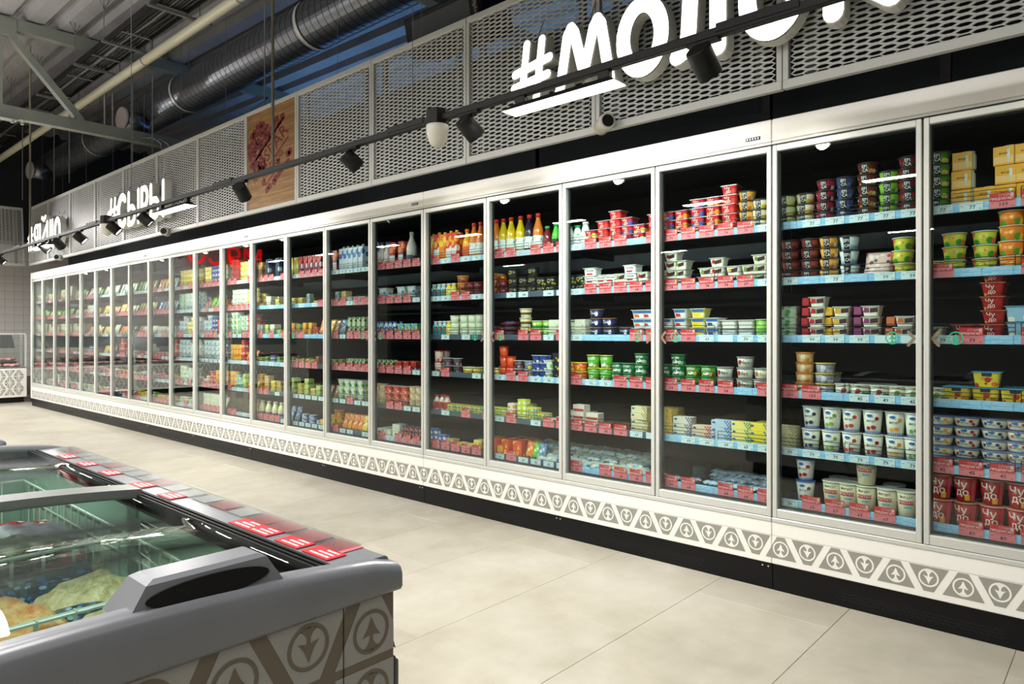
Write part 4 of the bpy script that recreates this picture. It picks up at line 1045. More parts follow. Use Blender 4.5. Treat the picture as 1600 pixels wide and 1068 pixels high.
def yog_label(fc):
    def f(l, rf, h, rt):
        for q in range(14):
            a = -1.5+q*.23; patch(l, rf, a, a+.12, .001, h*.13, OVAL, n=1)
        oval(l, rf, -.15, h*.80, .36, h*.085, LW_, .0006); oval(l, rf, -.15, h*.80, .32, h*.065); ctext(l, rf, 'йогурт', .0155, 0, h*.58, mat('text_olive', (90, 96, 60), .5), sx=.8)
        for a, z, r_ in ((.25, .30, .3), (-.35, .26, .24), (.62, .68, .24)): oval(l, rf, a, h*z, r_, h*.085, fc, .001)
    return f
FC = {'bb': ((52, 56, 96), 'blueberry'), 'gg': ((130, 176, 60), 'gooseberry'), 'sb': ((212, 60, 50), 'strawberry'), 'ch': ((172, 24, 36), 'cherry'), 'pe': ((240, 160, 50), 'peach'), 'ca': ((110, 160, 70), 'apple-carrot')}
for k, (c, nm) in FC.items():
    fm = mat('fruit_'+k, c, .4)
    cup('yt_'+k, 'tall cream %s yogurt cup' % nm, (232, 230, 214), [(232, 230, 214), c], .031, .041, .1035, (224, 228, 232), name='yogurt_cup', cat='cup', plural='tall cream yogurt cups', label=yog_label(fm), scale=26, cover=.2, pitch=.107)
    def fl(l, rf, h, rt, fm=fm):
        oval(l, rf, -.2, h*.72, .26, h*.15); ctext(l, rf, 'йогурт', .009, -.05, h*.42, mat('text_olive', (90, 96, 60), .5))
        for a, z, r_ in ((.45, .6, .17), (-.62, .5, .15), (.7, .3, .14)): oval(l, rf, a, h*z, r_, h*.16, fm, .001)
    cup('yf_'+k, 'flat cream %s yogurt tub' % nm, (234, 228, 206), [(234, 228, 206), c], .038, .0475, .0385, (110, 126, 176), plural='flat cream yogurt tubs', label=fl, scale=30, cover=.18, pitch=.043)
def band_label(t, mcol, tc=LW_):
    def f(l, rf, h, rt):
        patch(l, rf, -.8, .7, h*.52, h*.68, mcol); ctext(l, rf, t, h*.12, -.05, h*.60, tc); ctext(l, rf, 'йогурт', h*.14, -.05, h*.82, mat('text_olive', (90, 96, 60), .5)); patch(l, rf, -.3, .5, h*.38, h*.46, mat('lblue_s', (120, 170, 210), .5))
    return f
BR = mat('band_red', (190, 40, 40), .45)
cup('bg_cup', 'tall beige yogurt cup with red band', (214, 204, 170), [(206, 196, 160), (220, 212, 184)], .035, .044, .112, (222, 220, 208), name='yogurt_cup', cat='cup', plural='beige yogurt cups', label=band_label('ТЕРМОСТАТНЫЙ', BR), pitch=.118)
cup('vb_cup', 'white yogurt cup with blue rim', (232, 230, 222), [(232, 230, 222), (190, 40, 50)], .032, .042, .098, (60, 110, 190), name='yogurt_cup', cat='cup', plural='blue-lidded yogurt cups', label=yog_label(mat('fruit_ch', (172, 24, 36))), scale=24, cover=.25, pitch=.102)
def pers(l, rf, h, rt): f = flat_fn(rf); l.text('ПЕРСИК', .0125, lambda x, y: f(x, h*.56+y), mat('text_orange', (226, 90, 30), .5), .8); l.add([f(-.018, h*.95), f(.018, h*.95), f(.016, h*.72), f(-.016, h*.72)], [(0, 1, 2, 3)], mat('navy_lab', (40, 50, 84), .5))
cup('pe_tub', 'yellow peach dessert tub with blue rim', (240, 212, 60), [(232, 120, 40), (200, 60, 40), (120, 190, 220)], .040, .0475, .060, (92, 176, 210), sq=True, plural='peach dessert tubs', label=pers, scale=30, pitch=.064)
cup('kp_tub', 'pale blue dessert tub', (150, 190, 214), [(236, 226, 200), (226, 120, 50)], .038, .045, .060, (110, 160, 200), sq=True, plural='pale blue dessert tubs', scale=26, pitch=.064)
DKL = mat('dark_brown_label', (70, 40, 40), .45)
def duo(c, word='Даниссимо'):
    fm = mat('duo_%d%d%d' % c, c, .45)
    def f(l, rf, h, rt):
        g_ = flat_fn(rf); l.add([g_(-.002, h*.32), g_(.030, h*.40), g_(.030, h*.86), g_(-.002, h*.78)], [(0, 1, 2, 3)], DKL); l.add([g_(-.030, h*.35), g_(-.004, h*.35), g_(-.006, h*.8), g_(-.024, h*.85)], [(0, 1, 2, 3)], fm)
        l.box(-.028, rt+.004, .004, .028, rt+.036, h-.001, fm, .003)
    return f
for k, c, nm in (('r', (196, 40, 50), 'red'), ('y', (236, 176, 40), 'yellow'), ('p', (150, 60, 110), 'berry'), ('m', (216, 110, 70), 'coral')):
    cup('du_'+k, 'cream twin-chamber tub with %s side' % nm, (238, 234, 214), [(238, 234, 214)], .030, .036, .043, (220, 222, 214), sq=True, plural='twin-chamber cream tubs', label=duo(c), pitch=.0475)
def crl(c):
    fm = mat('crl_%d%d%d' % c, c, .45)
    def f(l, rf, h, rt): g_ = flat_fn(rf); l.add([g_(-.012, h*.25), g_(.022, h*.42), g_(.024, h*.85), g_(-.010, h*.68)], [(0, 1, 2, 3)], DKL); l.add([g_(-.028, h*.42), g_(-.010, h*.3), g_(-.010, h*.72), g_(-.022, h*.82)], [(0, 1, 2, 3)], fm)
    return f
for k, c, nm in (('r', (176, 30, 40), 'red'), ('g', (120, 150, 50), 'green'), ('y', (226, 176, 60), 'yellow')):
    cup('cs_'+k, 'square cream tub with %s mark' % nm, (232, 230, 212), [(232, 230, 212)], .031, .039, .043, (214, 216, 208), sq=True, plural='square cream tubs', label=crl(c), pitch=.047)
def sav(l, rf, h, rt): g_ = flat_fn(rf); l.text('Савушкин', .0135, lambda x, y: g_(x, h*.66+y), mat('text_dk', (60, 60, 60), .5), .85); l.add([g_(-.02, h*.1), g_(.02, h*.1), g_(.02, h*.3), g_(-.02, h*.3)], [(0, 1, 2, 3)], BR)
cup('sv_tub', 'white rounded tub with red stripe', (234, 234, 228), [(234, 234, 228), (206, 60, 60)], .037, .041, .043, (232, 230, 226), sq=True, plural='white red-striped tubs', label=sav, scale=20, cover=.2, pitch=.046)
def zee(l, rf, h, rt): ctext(l, rf, 'Zee', .026, -.25, h*.62, LW_); oval(l, rf, .42, h*.5, .24, h*.26, LW_)
cup('zee', 'round navy tub with white lettering', (34, 40, 92), [(28, 34, 80), (40, 48, 104)], .036, .041, .050, (150, 106, 70), plural='navy tubs', label=zee, pitch=.053)
def wyb(c):
    fm = mat('wyb_%d%d%d' % c, c, .45)
    def f(l, rf, h, rt): g_ = flat_fn(rf); l.add([g_(-.03, h*.62), g_(.03, h*.62), g_(.032, h*.9), g_(-.032, h*.9)], [(0, 1, 2, 3)], mat('band_blue', (60, 110, 170), .45)); l.add([g_(-.024, h*.12), g_(.006, h*.16), g_(.0, h*.48), g_(-.026, h*.5)], [(0, 1, 2, 3)], fm)
    return f
for k, c, nm in (('o', (226, 110, 50), 'orange'), ('r', (206, 50, 60), 'red'), ('y', (240, 206, 40), 'yellow'), ('n', (60, 70, 120), 'navy')):
    cup('wb_'+k, 'white tub, blue band, %s fruit' % nm, (230, 232, 228) if k != 'y' else (244, 222, 70), [(230, 232, 228), c], .034, .042, .046, (220, 224, 222), sq=True, plural='blue-banded white tubs', label=wyb(c), scale=26, cover=.25, pitch=.050)
cup('wht_tub', 'plain white butter tub', (226, 224, 216), [(226, 224, 216)], .038, .043, .040, (236, 234, 226), sq=True, plural='plain white tubs', pitch=.043, cover=.0)
def fitl(l, rf, h, rt): ctext(l, rf, 'актив', .017, 0, h*.72, LW_); oval(l, rf, .0, h*.30, .45, h*.15, LW_)
for k, c, acc, nm, dk in (('tl', (96, 176, 50), [(240, 220, 150), (210, 170, 90), (60, 140, 50)], 'tall light green yogurt cup', dict(rb=.031, rt=.039, h=.074)), ('rd', (22, 112, 62), [(240, 240, 236), (30, 130, 72), (160, 30, 50)], 'round dark green yogurt tub', dict(rb=.035, rt=.039, h=.053)), ('bl', (20, 108, 60), [(236, 238, 232), (14, 90, 50)], 'dark green tub with white print', dict(rb=.035, rt=.039, h=.053)), ('by', (70, 150, 50), [(250, 214, 60), (190, 30, 60), (40, 120, 50)], 'green tub with berry print', dict(rb=.036, rt=.040, h=.053))):
    cup('gr_'+k, nm, c, acc, lidc=(60, 150, 70) if k != 'tl' else (220, 206, 80), plural='green yogurt cups and tubs', label=fitl, scale=34, cover=.34, **dk)
def neo(c):
    fm = mat('neo_%d%d%d' % c, c, .45)
    def f(l, rf, h, rt): ctext(l, rf, 'Neo', .026, .22, h*.5, fm); oval(l, rf, -.5, h*.55, .26, h*.26, BR)
    return f
for k, c in (('k', (40, 40, 44)), ('r', (150, 30, 40)), ('y', (240, 190, 30))): cup('neo_'+k, 'pale dessert tub with %s lettering' % {'k': 'black', 'r': 'dark red', 'y': 'yellow'}[k], (214, 214, 200), [(214, 214, 200)], .035, .041, .051, (150, 150, 144), plural='pale dessert tubs', label=neo(c), cover=.0, pitch=.055)
cup('or_tub', 'orange tub with yellow lid', (224, 90, 30), [(240, 190, 50), (200, 60, 24)], .036, .041, .050, (244, 214, 50), plural='orange yogurt tubs')
cup('or2', 'peach-coloured tub with orange lid', (240, 190, 120), [(240, 150, 60), (240, 226, 200), (250, 200, 90)], .036, .040, .045, (238, 150, 60), plural='peach-coloured tubs')
cup('pl2', 'grey-violet tub with yellow lid', (150, 146, 164), [(206, 204, 214), (120, 112, 146)], .038, .042, .045, (226, 206, 70), plural='grey-violet tubs')
cup('wgr', 'low white tub with green leaves', (226, 226, 206), [(110, 140, 70), (170, 40, 50), (226, 226, 206)], .039, .042, .048, (222, 222, 206), plural='low white green-printed tubs')
cup('wor', 'low white tub with orange fruit', (228, 224, 200), [(230, 130, 50), (120, 150, 60), (228, 224, 200)], .039, .042, .048, (222, 222, 206), plural='low white fruit-printed tubs')
cup('ego', 'clear-lidded yellow-green yogurt tub', (206, 206, 60), [(60, 150, 50), (230, 110, 60), (30, 80, 40)], .036, .043, .052, (206, 214, 206), plural='clear-lidded yellow-green tubs', scale=30, pitch=.056)
cup('orb', 'orange and green yogurt tub', (232, 130, 40), [(90, 160, 50), (250, 200, 60), (210, 90, 30)], .038, .043, .056, (220, 210, 190), plural='orange-green tubs', scale=30, pitch=.06)
cup('gwh', 'green-white soft cheese tub', (206, 222, 200), [(80, 160, 70), (230, 236, 226)], .038, .042, .046, (214, 220, 214), sq=True, plural='green-white tubs')
cup('grt', 'tall pale green carton cup', (130, 190, 70), [(226, 232, 214), (100, 170, 60)], .030, .033, .085, (220, 226, 210), name='cream_cup', cat='cup', plural='pale green cups', pitch=.09)
cup('crd', 'cream round tub with brown print', (222, 228, 200), [(222, 228, 200), (176, 100, 60)], .034, .037, .045, (216, 222, 200), plural='cream round tubs', cover=.25)
cup('amb', 'amber dessert tub', (176, 96, 30), [(120, 40, 20), (226, 170, 60)], .036, .040, .048, (220, 200, 120), plural='amber dessert tubs')
cup('mar', 'dark red dessert tub', (110, 24, 30), [(70, 10, 20), (160, 50, 40)], .036, .040, .048, (150, 60, 50), plural='dark red dessert tubs')
def gold(l, rf, h, rt): oval(l, rf, -.05, h*.55, .35, h*.2, mat('gold_print', (214, 190, 90), .4)); oval(l, rf, -.05, h*.55, .28, h*.14, LK, .001)
cup('blk', 'black dessert tub with gold print', (26, 26, 24), [(60, 56, 20), (26, 26, 24)], .034, .038, .055, (34, 34, 34), plural='black dessert tubs', label=gold, cover=.3)
cup('bky', 'black tub with yellow-green print', (28, 30, 24), [(196, 204, 50), (28, 30, 24)], .036, .040, .048, (40, 42, 36), plural='black yellow-printed tubs', label=gold, cover=.3)
cup('snd', 'layered dessert cup with clear lid', (206, 190, 130), [(230, 220, 190), (150, 110, 50)], .032, .040, .056, (220, 222, 214), name='dessert_cup', cat='cup', plural='dessert cups', band=(.018, .034, (96, 66, 40)))
cup('grs', 'green and white layered salad tub', (150, 196, 60), [(226, 232, 200), (90, 160, 50)], .038, .042, .046, (206, 216, 190), plural='green-white salad tubs', band=(.0, .018, (70, 150, 50)))
cup('ort', 'tall plain orange cup', (232, 84, 24), [(232, 84, 24), (220, 70, 20)], .026, .032, .062, (206, 60, 30), name='dessert_cup', cat='cup', plural='tall orange cups', cover=.1)
cup('nav', 'square navy and white tub', (40, 70, 150), [(236, 236, 230), (230, 130, 60), (30, 50, 120)], .024, .028, .045, (200, 206, 214), sq=True, plural='navy and white tubs', scale=45)
cup('dkc', 'dark chocolate pudding cup', (70, 50, 56), [(150, 160, 190), (200, 60, 50), (50, 36, 40)], .028, .034, .050, (190, 196, 200), name='dessert_cup', cat='cup', plural='dark pudding cups')
cup('blc', 'grey-blue pudding cup with yellow fruit', (110, 120, 140), [(240, 206, 60), (200, 206, 214)], .028, .034, .050, (190, 196, 200), name='dessert_cup', cat='cup', plural='grey-blue pudding cups')
cup('yeb', 'black and yellow square tub', (30, 34, 60), [(246, 214, 60), (240, 150, 40)], .028, .032, .050, (60, 62, 60), sq=True, plural='black-yellow tubs', scale=40)
cup('ylt', 'yellow tub with pale lid', (240, 224, 120), [(240, 190, 40), (250, 240, 190)], .036, .041, .046, (240, 234, 190), plural='yellow tubs')
cup('rlt', 'tall red-lidded children cup', (226, 190, 176), [(200, 50, 60), (240, 230, 220), (110, 60, 70)], .028, .030, .075, (206, 30, 36), name='dessert_cup', cat='cup', plural='red-lidded cups', rim=.002)
cup('clr', 'clear-lidded white cottage cheese tub', (206, 214, 214), [(60, 130, 190), (236, 236, 230), (240, 190, 80)], .040, .044, .050, (196, 206, 206), sq=True, plural='clear-lidded white tubs', scale=30)
cup('redc', 'square red and cream tub', (212, 60, 56), [(240, 220, 200), (240, 150, 60), (180, 30, 40)], .032, .038, .048, (226, 190, 190), sq=True, plural='red and cream tubs')
cup('wgc', 'white and green square tub', (226, 228, 214), [(120, 190, 60), (110, 90, 150), (226, 228, 214)], .032, .038, .055, (222, 226, 220), sq=True, plural='white-green square tubs', scale=24)
cup('tan', 'tan baby dessert tub', (222, 190, 140), [(236, 220, 190), (150, 80, 60)], .030, .036, .050, (226, 206, 180), plural='tan dessert tubs')
cup('tin', 'blue fish tin', (70, 100, 160), [(200, 210, 224), (50, 80, 140)], .034, .034, .036, (190, 196, 200), name='fish_tin', cat='tin', plural='blue fish tins', rim=.001)
cup('chs', 'round tan cheese', (206, 180, 90), [(226, 206, 130), (186, 150, 60)], .036, .036, .040, None, name='cheese_wheel', cat='cheese', plural='round cheeses')
# boxes
def box(key, desc, col, acc, wy, dx, h, name='butter_box', cat='box', plural='butter boxes', scale=30, cover=.3, text=None, tc=INK, checker=None, logo=False, pitch=None, cap=None, panel=None, ts=.3):
    bm_ = printed('print_'+key, col, acc, scale, cover)
    mb = MB().box(-dx/2, -wy/2, 0, dx/2, wy/2, h, bm_, .0012); parts = []
    l = MB(); f = lambda x, z: (-dx/2-.0006, -x, z)
    if panel: l.add([f(-wy*.46, h*.1), f(wy*.46, h*.1), f(wy*.46, h*.45), f(-wy*.46, h*.45)], [(0, 1, 2, 3)], mat('pn_'+key, panel, .45))
    if text: l.text(text, h*ts, lambda x, y: (-dx/2-.0009, -x, h*.62+y), tc, .9)
    if logo: l.add([f(-wy*.36+.009*cos(q*pi/6), h*.66+.006*sin(q*pi/6)) for q in range(12)], [tuple(range(12))], OVAL)
    if checker:
        cm = mat('ck_'+key, checker, .45); w_ = wy*.32; c0 = wy*.5-w_; k = 5
        for i in range(k):
            for j in range(4):
                if (i+j) % 2 and i*.25 >= j*.0 and i >= 3-j: l.add([f(c0+w_*i/k, h*j/4), f(c0+w_*(i+1)/k, h*j/4), f(c0+w_*(i+1)/k, h*(j+1)/4), f(c0+w_*i/k, h*(j+1)/4)], [(0, 1, 2, 3)], cm)
    if l.v: parts.append(('front_label', l.mesh('front_label')))
    if cap: parts.append(('cap', MB().lathe([(.012, h), (.012, h+.016), (.010, h+.018)], mat('cap_%d%d%d' % cap, cap, .4), 12).mesh('cap')))
    proto(key, name, desc, cat, plural, mb.mesh(name), parts, pitch or h+.001, dx/2)
for k, c, ck, nm in (('yo', (244, 218, 120), (240, 150, 40), 'yellow butter box with orange checks'), ('wp', (226, 222, 200), (90, 84, 150), 'cream butter box with violet checks'), ('wr', (226, 200, 170), (200, 60, 50), 'tan butter box with red checks'), ('bb', (190, 208, 224), (40, 110, 190), 'pale blue butter box with blue checks'), ('yg', (240, 224, 120), (40, 150, 120), 'yellow butter box with green checks'), ('yb', (244, 222, 70), (60, 120, 190), 'bright yellow butter box'), ('cr', (226, 214, 170), (170, 150, 100), 'cream butter box with tan edge')):
    box('bt_'+k, nm, c, [c], .104, .065, .036, checker=ck, logo=True, cover=0)
box('cdr', 'white curd box with red badge', (232, 222, 206), [(232, 222, 206), (110, 50, 40)], .085, .06, .042, plural='curd boxes', name='curd_box', panel=(206, 50, 54), cover=.2)
box('crd_b', 'dark brown curd box with red badge', (96, 60, 44), [(70, 40, 30), (170, 120, 70)], .09, .06, .042, plural='curd boxes', name='curd_box', panel=(170, 40, 40))
box('yj', 'amber-yellow jar sleeve', (240, 170, 20), [(240, 170, 20), (236, 160, 20)], .070, .060, .074, name='jar_sleeve', cat='jar', plural='jar sleeves', text='йогурт', ts=.14, panel=(244, 196, 120), cover=.1, pitch=.077)
cl = PR['yj'][5]
cl.append(('glass_jar', MB().lathe([(.029, .002), (.031, .01), (.031, .06), (.026, .070), (.027, .076)], mat('milk_jar', (206, 220, 206), .2), 16, cy=-.016).mesh('glass_jar')))
for k, c, acc, nm, w_, d_, h_ in (('jr', (226, 60, 36), [(246, 170, 40), (240, 230, 220)], 'red-orange juice carton', .066, .06, .195), ('jo', (240, 140, 40), [(250, 210, 70), (226, 70, 40)], 'orange juice carton', .066, .06, .19), ('mw', (214, 226, 232), [(50, 110, 190), (214, 226, 232)], 'white and blue milk carton', .062, .06, .19), ('mr', (206, 40, 56), [(250, 150, 60), (40, 40, 60)], 'red milkshake carton', .062, .055, .185),
        ('ma', (120, 30, 60), [(206, 70, 60), (236, 206, 210)], 'maroon and pink drink carton', .055, .05, .17), ('my', (226, 206, 90), [(206, 160, 40), (240, 240, 220)], 'yellow milk carton', .055, .05, .17), ('mn', (40, 52, 84), [(26, 34, 60), (190, 200, 214)], 'navy drink carton', .06, .055, .19), ('mb', (170, 140, 70), [(226, 206, 110), (110, 70, 40)], 'brown and yellow carton', .06, .055, .17)):
    box('ct_'+k, nm, c, acc, w_, d_, h_, name='drink_carton', cat='carton', plural='drink cartons', scale=18, cover=.4, panel=(232, 230, 226) if k in ('jr', 'mr') else None, cap={'jr': (240, 180, 40), 'jo': (240, 180, 40), 'mw': (210, 214, 216), 'mr': None}.get(k))
for k, c, acc, nm, w_, d_, h_ in (('yw', (236, 214, 110), [(210, 170, 60), (246, 234, 180)], 'yellow cheese box', .07, .06, .035), ('tn', (206, 170, 110), [(230, 206, 160), (160, 110, 60)], 'tan paper-wrapped pack', .07, .06, .05), ('wh', (224, 220, 200), [(200, 190, 160), (236, 236, 226)], 'whitish cheese block', .08, .07, .05), ('lg', (196, 206, 120), [(110, 150, 60), (236, 232, 190)], 'light green dessert box', .06, .06, .05), ('yo', (240, 176, 50), [(226, 110, 40), (250, 226, 120)], 'orange-yellow pack', .05, .05, .055),
        ('gr', (120, 170, 70), [(226, 232, 180), (60, 120, 50)], 'green printed box', .05, .05, .06), ('rd', (206, 60, 54), [(240, 220, 200), (240, 160, 60), (120, 20, 40)], 'red printed box', .06, .05, .07), ('bl', (60, 100, 170), [(226, 230, 236), (40, 70, 140)], 'blue printed box', .07, .05, .035), ('nb', (50, 46, 84), [(226, 110, 60), (220, 214, 226)], 'small navy and orange box', .045, .05, .032), ('kg', (190, 210, 160), [(226, 226, 200), (60, 90, 60), (120, 160, 70)], 'pale green children milk box', .042, .04, .075),
        ('mu', (110, 180, 190), [(240, 220, 60), (236, 236, 230), (220, 100, 120)], 'multicoloured square pack', .065, .05, .045), ('lm', (206, 220, 50), [(240, 240, 200), (150, 190, 40)], 'lime green box', .07, .05, .032), ('wo', (230, 226, 214), [(240, 150, 60), (40, 40, 44)], 'white box with orange edge', .06, .05, .033), ('yt', (236, 214, 90), [(90, 180, 160), (246, 240, 200)], 'yellow and teal box', .08, .05, .028), ('or', (226, 70, 24), [(240, 190, 50), (200, 50, 20)], 'bright orange display box', .07, .09, .10), ('dk', (60, 44, 34), [(90, 66, 50), (40, 30, 24)], 'dark cardboard box', .12, .10, .07), ('bw', (150, 90, 50), [(206, 150, 90), (110, 60, 36)], 'brown glossy pack', .05, .05, .08), ('te', (150, 170, 164), [(90, 120, 116), (206, 214, 206)], 'tall grey-green box', .05, .04, .10)):
    box('bx_'+k, nm, c, acc, w_, d_, h_, name='food_box', plural='small food boxes', scale=34, cover=.4)
# bottles
def bottle(key, desc, liq, cap, lab, h, r, neck=.013, name='juice_bottle', plural='juice bottles', lp=(.12, .42), shape=None, labt=None):
    lm = mat('liq_%d%d%d' % liq, liq, .15); mb = MB()
    prof = shape or [(r*.9, 0), (r, .006), (r, h*.50), (r*.92, h*.60), (neck*1.25, h*.80), (neck, h*.86), (neck, h*.93)]
    mb.lathe(prof, lm, 18); parts = []
    parts.append(('cap', MB().lathe([(neck*1.2, h*.90), (neck*1.2, h*.995), (neck*1.05, h)], mat('cap_%d%d%d' % cap, cap, .35), 14).mesh('cap')))
    if lab:
        l = MB(); lb = printed('plab_'+key, lab[0], lab[1:], 34, .4)
        l.lathe([(r+.0006, h*lp[0]), (r+.0006, h*lp[1])], lb, 18, cap=False)
        if labt: ctext(l, lambda z: r+.0006, labt, .024, -.3, h*(lp[0]+.75*(lp[1]-lp[0])), BR)
        parts.append(('wrap_label', l.mesh('wrap_label')))
    proto(key, name, desc, 'bottle', plural, mb.mesh(name), parts, h, r)
for k, c, nm, ac in (('o', (216, 118, 40), 'orange', (240, 170, 50)), ('y', (226, 190, 20), 'yellow', (240, 190, 60)), ('k', (34, 22, 40), 'dark purple', (70, 50, 90))):
    bottle('jb_'+k, '%s juice bottle with red cap' % nm, c, (206, 36, 34), [(226, 232, 226), ac, (110, 170, 190)], .245, .034, labt='J7')
bottle('jy', 'yellow bottle with orange cap', (240, 170, 20), (232, 96, 30), [(232, 90, 30), (250, 210, 60)], .21, .034)
bottle('sm_r', 'small dark red bottle with green cap', (110, 30, 40), (40, 160, 80), [(150, 40, 50), (230, 200, 120)], .155, .028, plural='smoothie bottles')
bottle('sm_g', 'small green bottle with green cap', (90, 190, 70), (40, 160, 80), [(30, 60, 40), (200, 60, 60)], .165, .028, plural='smoothie bottles')
bottle('dr_g', 'white drinking yogurt bottle with green cap', (228, 232, 226), (40, 160, 90), [(228, 232, 226), (40, 160, 90), (160, 160, 190)], .135, .029, .016, name='yogurt_bottle', plural='white yogurt bottles', lp=(.05, .6))
bottle('dr_w', 'white yogurt bottle with white cap', (228, 232, 226), (226, 226, 224), [(236, 236, 230), (60, 170, 90), (240, 130, 50)], .150, .029, .016, name='yogurt_bottle', plural='white yogurt bottles', lp=(.05, .6))
bottle('mk', 'glass milk bottle with white contents', (236, 232, 220), (190, 194, 198), [(60, 90, 130), (240, 240, 236)], .25, .040, .014, name='milk_bottle', plural='milk bottles', lp=(.05, .3))
bottle('pk', 'pink and white yogurt bottle', (236, 216, 210), (60, 80, 130), [(236, 216, 210), (220, 90, 80)], .20, .030, .014, name='yogurt_bottle', plural='pink yogurt bottles', lp=(.05, .3))
bottle('bb', 'small blue and white yogurt bottle', (190, 206, 220), (50, 90, 170), [(60, 110, 190), (236, 236, 230), (240, 200, 70)], .11, .024, .014, name='yogurt_bottle', plural='small yogurt bottles', lp=(.08, .66))
bottle('ts', 'small teal and white bottle', (170, 206, 206), (226, 230, 230), [(60, 150, 160), (236, 236, 226), (200, 80, 50)], .105, .022, .014, name='yogurt_bottle', plural='small yogurt bottles', lp=(.08, .7))
bottle('ys', 'small yellow bottle', (240, 210, 40), (230, 226, 210), [(246, 220, 60), (236, 236, 226)], .105, .022, .014, name='yogurt_bottle', plural='small yogurt bottles', lp=(.08, .7))
bottle('mj', 'pale mayonnaise bottle with navy label', (232, 222, 170), (236, 232, 220), [(56, 76, 150), (226, 220, 190)], .15, .034, .016, name='mayonnaise_bottle', plural='mayonnaise bottles', lp=(.05, .3))
bottle('am', 'large amber jar', (196, 120, 30), (170, 100, 30), [(226, 160, 40), (120, 60, 20)], .15, .05, .04, name='pickle_jar', plural='amber jars', lp=(.3, .6), shape=[(.045, 0), (.05, .01), (.05, .11), (.042, .125), (.042, .14)])
bottle('rdb', 'red and white pouch-shaped bottle', (226, 206, 190), (200, 40, 44), [(206, 50, 54), (240, 230, 220), (60, 110, 60)], .11, .026, .012, name='yogurt_bottle', plural='red-white bottles', lp=(.1, .6))
bottle('jar_p', 'pale green glass jar', (214, 220, 190), (190, 196, 180), None, .10, .030, .026, name='glass_jar', plural='glass jars', shape=[(.028, 0), (.03, .005), (.03, .075), (.026, .085), (.026, .09)])
# soft packs (standing, tilted back)
def pack(key, desc, col, acc, w_, h_, t_=.02, name='food_pack', cat='packet', plural='food packets', split=.55, col2=None, flat=False, scale=40, lean=18):
    m1 = printed('pk1_'+key, col, acc, scale, .38, .3); m2 = mat('pk2_'+key, col2, .35) if col2 else m1
    me = smoothbag(pillow(h_, w_, t_, split, m1, m2, len(key)*7+3, 8, 5, .0018))
    a = radians(90-lean) if not flat else 0
    for v in me.vertices:
        x, y, z = v.co; z -= t_/2
        if flat: v.co = (-z if 0 else x, y, z+t_/2)
        else: X, Z = x*cos(a)-z*sin(a), x*sin(a)+z*cos(a); v.co = (X, y, Z+h_/2*sin(a)+.003)
    proto(key, name, desc, cat, plural, me, (), (t_*.9 if flat else h_), t_/2+.02)
PK = {'ye': ((230, 196, 70), [(246, 232, 170), (200, 120, 40)]), 'gn': ((110, 190, 60), [(220, 230, 150), (60, 140, 40)]), 'cr': ((216, 212, 180), [(236, 234, 214), (176, 190, 110)]), 'ol': ((160, 150, 70), [(206, 196, 120), (110, 104, 50)]), 'pi': ((214, 130, 130), [(240, 206, 200), (176, 60, 70)]), 'bl': ((110, 140, 170), [(206, 216, 226), (60, 90, 140)]), 'or': ((226, 130, 50), [(246, 210, 120), (190, 70, 40)]), 'br': ((150, 96, 56), [(206, 160, 100), (100, 54, 34)]), 'wh': ((220, 222, 214), [(236, 236, 230), (120, 170, 200), (200, 190, 90)])}
for k, (c, acc) in PK.items():
    nm = {'ye': 'yellow', 'gn': 'bright green', 'cr': 'cream', 'ol': 'olive', 'pi': 'pink', 'bl': 'grey-blue', 'or': 'orange', 'br': 'brown', 'wh': 'white'}[k]
    pack('sp_'+k, nm+' standing food packet', c, acc, .085, .14, name='food_packet', plural='standing food packets')
    pack('lp_'+k, nm+' small standing packet', c, acc, .07, .115, name='food_packet', plural='small standing packets')
    pack('fp_'+k, nm+' flat-lying packet', c, acc, .11, .08, .022, name='flat_packet', plural='flat-lying packets', flat=True)
pack('bag', 'silvery white snack bag', (178, 188, 184), [(226, 230, 226), (206, 160, 40), (90, 150, 180), (150, 60, 50)], .10, .13, .035, name='snack_bag', plural='silvery snack bags', flat=True, col2=(206, 212, 206))
pack('bar', 'small blue-white glazed curd bar', (176, 200, 214), [(70, 130, 190), (236, 236, 236), (200, 120, 90)], .07, .035, .022, name='curd_bar', plural='small curd bars', flat=True)
pack('tlt', 'tilted pink ham packet', (226, 190, 180), [(200, 80, 90), (240, 226, 214), (60, 40, 50)], .12, .12, .012, name='ham_packet', plural='ham packets', lean=24)
pack('meat', 'dark red meat packet', (84, 28, 30), [(120, 40, 40), (60, 90, 150), (40, 20, 26)], .13, .10, .035, name='meat_packet', plural='dark meat packets', flat=True)
box('egg', 'beige egg box', (206, 196, 160), [(170, 176, 110), (226, 218, 190)], .12, .10, .04, name='egg_box', plural='egg boxes')
box('try', 'shallow pink meat tray', (214, 130, 130), [(240, 206, 200), (196, 70, 84), (206, 206, 206)], .14, .11, .03, name='meat_tray', plural='meat trays', cat='tray', cover=.5)

